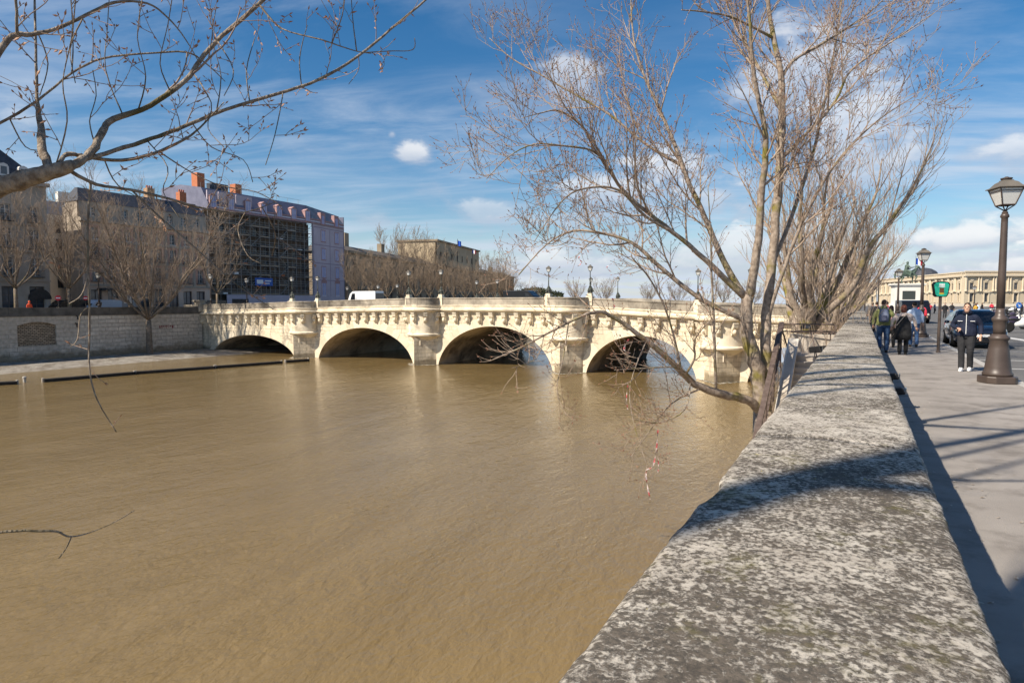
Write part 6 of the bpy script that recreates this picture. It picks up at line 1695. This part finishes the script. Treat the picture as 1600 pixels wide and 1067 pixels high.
def van(loc, rz, paint, label, L, W, H, cat='van'):
    r_ = empty('van', loc, rz, label=label, cat=cat)
    p_ = [(-L / 2, .35), (-L / 2, .95), (-L / 2 + .15, 1.15), (-L / 2 + .55, H - .42), (-L / 2 + 1.0, H - .06), (-L / 2 + 1.3, H), (L / 2 - .05, H), (L / 2, H - .1), (L / 2, .35)]
    bevel(MB().extr(p_, -W / 2, W / 2, 'x').build('body', paint, r_), .06, 3)
    MB().add([], []) if False else None
    w_ = MB(); w_.quad((-W * .42, -L / 2 + .20, 1.2), (W * .42, -L / 2 + .20, 1.2), (W * .40, -L / 2 + .56, H - .48), (-W * .40, -L / 2 + .56, H - .48)); o = w_.build('windscreen', CAR_GLASS, r_); o.location = (0, -.03, .02)
    for s_ in (-1, 1):
        MB().extr([(-L / 2 + .65, 1.15), (-L / 2 + 1.6, 1.15), (-L / 2 + 1.6, H - .35), (-L / 2 + 1.0, H - .35)], s_ * (W / 2 - .01), s_ * (W / 2 + .012), 'x').build('side_window', CAR_GLASS, r_)
        MB().ell((s_ * W * .4, -L / 2 + .02, .75), .13, .06, .11, 8, 5).build('headlight', HEADL, r_)
        MB().box(s_ * W * .42 - .08, s_ * W * .42 + .08, L / 2 - .005, L / 2 + .02, .7, 1.1).build('tail_light', mat('tail_red', (.5, .02, .02), None, .3), r_)
        for yy in (-L / 2 + .9, L / 2 - .95):
            t_ = MB().lathe([(.2, -.11), (.33, -.11), (.34, 0), (.33, .11), (.2, .11)], (0, 0, 0), 16).build('wheel', TYRE, r_, loc=(s_ * (W / 2 - .09), yy, .34), rot=(0, HP, 0))
            MB().lathe([(.19, -.12), (.19, .12)], (0, 0, 0), 10).build('rim', RIM, t_)
    MB().box(-W * .46, W * .46, L / 2 + .001, L / 2 + .015, 1.25, H - .3).build('rear_window', CAR_GLASS, r_)
    return r_
p = at_y(571, 462, 76.0)
v_ = van((p.x, 76.0, ztop(p.x) - PARH - .02), R(-90), WHITE, 'white delivery van driving over the bridge in front of the brown trees', 5.6, 2.0, 2.45)
p = at_y(815, 462, 79.0)
van((p.x, 79.0, ztop(p.x) - PARH - .02), R(90), BLKP, 'dark low van on the bridge near the end of the brown palace', 4.9, 1.95, 1.95)
van((3.9, 66, -.12), R(5), BLKP, 'black people carrier with a rounded roof beyond the walking group', 4.9, 2.0, 1.95)
for i, (u, xx, m_, lb) in enumerate([(108, -98, BLKP, 'dark car parked under the trees before the side street'), (160, -97, mat('pale_blue_van', (.42, .50, .60), None, .4), 'pale blue van parked on the far bank before the pink block'), (188, -97.5, mat('grey_van', (.30, .30, .30), None, .4), 'grey van parked on the far bank right of the pale blue one'), (330, -98, BLKP, 'dark van parked at the bridge end before the scaffold')]):
    p = at_x(u, 470, xx); van((xx, p.y, 0), R(3), m_, lb, 4.6, 1.9, 2.0)
def make_bike(loc, rz, paint, label):
    r_ = empty('motorbike', loc, rz, label=label, cat='motorbike', group='motorbikes parked in the square')
    for yy in (-.68, .68):
        t_ = MB().lathe([(.2, -.05), (.29, -.06), (.32, 0), (.29, .06), (.2, .05)], (0, 0, 0), 18).build('wheel', TYRE, r_, smooth=True, loc=(0, yy, .32), rot=(0, HP, 0))
        MB().lathe([(.19, -.035), (.19, .035), (.05, .045)], (0, 0, 0), 10).build('rim', RIM, t_)
    MB().loft([(0, .05, .38, .13, .34), (0, .0, .55, .15, .40), (0, -.05, .72, .14, .34), (0, -.18, .86, .11, .20)], 10).build('engine_and_tank', paint, r_, smooth=True)
    MB().loft([(0, .38, .72, .12, .34), (0, .40, .80, .13, .36), (0, .42, .84, .09, .30)], 10).build('seat', BLACK, r_, smooth=True)
    MB().bar((0, -.66, .32), (0, -.42, 1.0), .045, 6).build('fork', RIM, r_)
    MB().tube([(-.36, -.30, 1.02), (-.15, -.42, 1.04), (.15, -.42, 1.04), (.36, -.30, 1.02)], .02, 6).build('handlebar', BLACK, r_)
    MB().ell((0, -.56, .88), .10, .08, .10, 8, 6).build('headlamp', HEADL, r_)
    MB().loft([(0, -.52, .95, .14, .03), (0, -.42, 1.2, .12, .02), (0, -.40, 1.26, .06, .015)], 8).build('windshield', CAR_GLASS, r_)
    MB().bar((.1, .3, .3), (.16, .85, .42), .05, 7).build('exhaust', RIM, r_)
    return r_
WB = mat('white_fairing', (.70, .70, .68), None, .35); DB = mat('dark_fairing', (.05, .04, .07), None, .35)
bk = [make_bike((0, 0, 0), 0, WB, 'x'), make_bike((0, 0, 0), 0, DB, 'x')]
bs = [(1596, 520, 100, 'white motorbike nearest the lamp at the right edge'), (1580, 514, 95, 'dark motorbike just right of the lamp shaft'), (1590, 510, 80, 'white motorbike behind the dark one at the right edge'), (1578, 503, 110, 'dark motorbike behind, level with the lamp collar'), (1600, 508, 70, 'dark motorbike cut by the right picture edge'),
      (1540, 494, 60, 'white motorbike in mid square left of the lamp shaft'), (1546, 493, 95, 'dark motorbike beside the red figure in the square'), (1556, 494, 80, 'white motorbike just left of the lamp shaft'), (1580, 489, 90, 'far white motorbike left of the white bollard'), (1586, 488, 70, 'far dark motorbike beside the white bollard')]
for i, (u, v, a, lb) in enumerate(bs):
    src = bk[i % 2]; o = src if i < 2 else copy_tree(src)
    p = at_z(u, v, -.12); o.location = p; o.rotation_euler = (0, R(6 if i % 3 else -6), R(a)); o['label'] = lb
# white bollard with a round blue arrow sign
p = at_z(1590.5, 497, -.12)
r_ = empty('traffic_bollard', p, PSI + R(5), label='white traffic bollard with a round blue arrow sign', cat='bollard')
MB().lathe([(.30, 0), (.28, .12), (.20, .2), (.17, .9), (.19, 1.0), (.12, 1.05)], (0, 0, 0), 12).build('post', WHITE, r_, smooth=True)
d_ = MB().lathe([(.33, 0), (.33, .04)], (0, 0, 0), 20).build('sign_disc', mat('sign_blue', (.02, .16, .55), None, .4), r_, loc=(0, -.02, 1.45), rot=(HP, 0, 0))
MB().extr([(-.17, .13), (-.13, .17), (.08, -.04), (.08, .06), (.16, .06), (.16, -.16), (-.06, -.16), (-.06, -.08), (.04, -.08)], -.012, -.006, 'y').build('arrow', WHITE, r_, loc=(0, -.06, 1.45))
MB().bar((0, .0, 1.0), (0, .0, 1.4), .03, 6).build('stem', IRON, r_)
# two slim dark poles beside the pavement ahead
for (u, v, lb) in ((1350.5, 492, 'slim dark pole at the end of the parapet, left of two'), (1371.5, 492, 'slim dark pole above the walking people, right of two')):
    p = at_d(u, 490, 60); r_ = empty('pole', (p.x, p.y, -.12), label=lb, cat='pole', group='slim poles by the bridge end')
    MB().lathe([(.12, 0), (.12, .5), (.06, .6), (.05, 4.3)], (0, 0, 0), 8).build('shaft', IRON, r_); MB().lathe([(.08, 4.3), (.09, 4.36), (.03, 4.46)], (0, 0, 0), 8).build('cap', IRON, r_)

# ------------------------------------------------------------------ bronze horseman
BRONZE = mat('green_bronze', (.055, .085, .065), (.12, .165, .13), .55, 3, 6)
PEDW = mat('white_marble', (.70, .67, .60), (.78, .75, .68), .8, .8, 6)
p = at_d(1416, 470, 99)
r_ = empty('equestrian_statue', (p.x, p.y, -.12), PSI + R(78), label='green bronze horseman on a tall white pedestal', cat='statue')
MB().box(-1.35, 1.35, -2.6, 2.6, 0, .5).build('plinth_step', PEDW, r_)
pd = MB().box(-1.05, 1.05, -2.05, 2.05, .5, 1.6).box(-.95, .95, -1.9, 1.9, 1.6, 4.2).box(-1.08, 1.08, -2.1, 2.1, 4.2, 4.38).box(-1.2, 1.2, -2.25, 2.25, 4.38, 4.62)
bevel(pd.build('pedestal', PEDW, r_), .03)
MB().box(-.965, -.951, -.9, .9, 2.2, 3.5).build('inscription_plaque', mat('dark_plaque', (.05, .06, .055), None, .5), r_)
MB().box(.951, .965, -.9, .9, 2.2, 3.5).build('inscription_plaque', mat('dark_plaque', (.05, .06, .055)), r_)
z = 4.62
h = MB()
def st_(pts, rad): seg_tube(h, [(a, b_, c + z) for a, b_, c in pts], rad)
st_([(0, 1.15, 1.55), (0, .7, 1.62), (0, .1, 1.52), (0, -.5, 1.55), (0, -.9, 1.72)], [.36, .46, .44, .47, .36])
st_([(0, -.8, 1.75), (0, -1.15, 2.15), (0, -1.35, 2.55)], [.36, .26, .19])
st_([(0, -1.22, 2.62), (0, -1.5, 2.56), (0, -1.75, 2.28), (0, -1.85, 2.1)], [.14, .18, .12, .09])
for s_ in (-1, 1): st_([(s_ * .08, -1.25, 2.68), (s_ * .1, -1.25, 2.86)], [.05, .02])
st_([(.2, -.75, 1.45), (.22, -.85, .85), (.2, -.80, .45), (.2, -.88, .06)], [.2, .12, .08, .1])
st_([(-.2, -.75, 1.45), (-.24, -1.25, 1.12), (-.24, -1.15, .75), (-.24, -1.0, .55)], [.2, .12, .08, .09])
st_([(.22, .95, 1.45), (.24, .75, .95), (.24, 1.1, .55), (.24, 1.05, .06)], [.26, .15, .09, .1])
st_([(-.22, .95, 1.45), (-.24, .6, .95), (-.24, .85, .5), (-.24, .7, .06)], [.26, .15, .09, .1])
st_([(0, 1.35, 1.75), (0, 1.65, 1.6), (0, 1.72, 1.1), (0, 1.6, .7)], [.1, .13, .13, .05])
remeshed(h, 'horse', BRONZE, r_, .05, 2)
h = MB()
st_([(0, .1, 1.9), (0, .08, 2.3), (0, .05, 2.75), (0, .03, 2.95)], [.3, .26, .33, .12])
h.ell((0, .0, z + 3.18), .17, .2, .24, 10, 8)
for s_ in (-1, 1): st_([(s_ * .25, 0, 1.95), (s_ * .52, -.35, 1.75), (s_ * .52, -.2, 1.15), (s_ * .52, -.42, 1.0)], [.2, .17, .11, .08])
st_([(.3, .03, 2.75), (.5, -.15, 2.4), (.25, -.55, 2.25)], [.14, .11, .08])
st_([(-.3, .03, 2.75), (-.55, -.2, 2.45), (-.5, -.7, 2.5), (-.5, -1.1, 2.75)], [.14, .11, .07, .03])
h.loft([(0, .28, z + 1.75, .42, .22), (0, .2, z + 2.3, .36, .2), (0, .12, z + 2.8, .3, .16)], 10)
remeshed(h, 'rider', BRONZE, r_, .05, 2)

# ------------------------------------------------------------------ street clutter on the far bank
def traffic_sign(u, xx, h, m_, label, r0=.36):
    p = at_x(u, 470, xx); r_ = empty('traffic_sign', (xx, p.y, 0), R(60), label=label, cat='sign', group='small signs on the far bank')
    MB().bar((0, 0, 0), (0, 0, h), .05, 6).build('post', IRON, r_)
    MB().lathe([(r0, 0), (r0, .04)], (0, 0, 0), 14).build('disc', m_, r_, loc=(0, -.06, h), rot=(HP, 0, 0))
    MB().box(-r0 * .7, r0 * .7, -.112, -.102, h - .07, h + .07).build('bar', WHITE, r_)
SR = mat('sign_red', (.55, .03, .04), None, .5)
traffic_sign(91, -90.5, 2.2, SR, 'red round no-entry sign beside the orange worker', .34)
traffic_sign(134, -91, 2.2, SR, 'red round sign left of the hanging twig end', .30)
p = at_x(200, 470, -91); r_ = empty('notice_board', (-91, p.y, 0), R(75), label='white notice board on a post left of the big far tree', cat='sign')
MB().bar((0, 0, 0), (0, 0, 2.2), .05, 6).build('post', IRON, r_); box('panel', WHITE, r_, -.45, .45, -.05, .05, 1.5, 2.7)
for i, (u, hh) in enumerate([(155, 6.0), (205, 5.5), (330, 6.5), (386, 6.0), (543, 5.0)]):
    p = at_x(u, 470, -91.5); c = copy_tree(lamp); c.location = (-91.5, p.y, 0); c.scale = (1.25, 1.25, hh / 4.4); c['group'] = 'street lamps on the far bank'
    c['label'] = '%s from the left of the dark street lamps on the far bank' % ol[i]
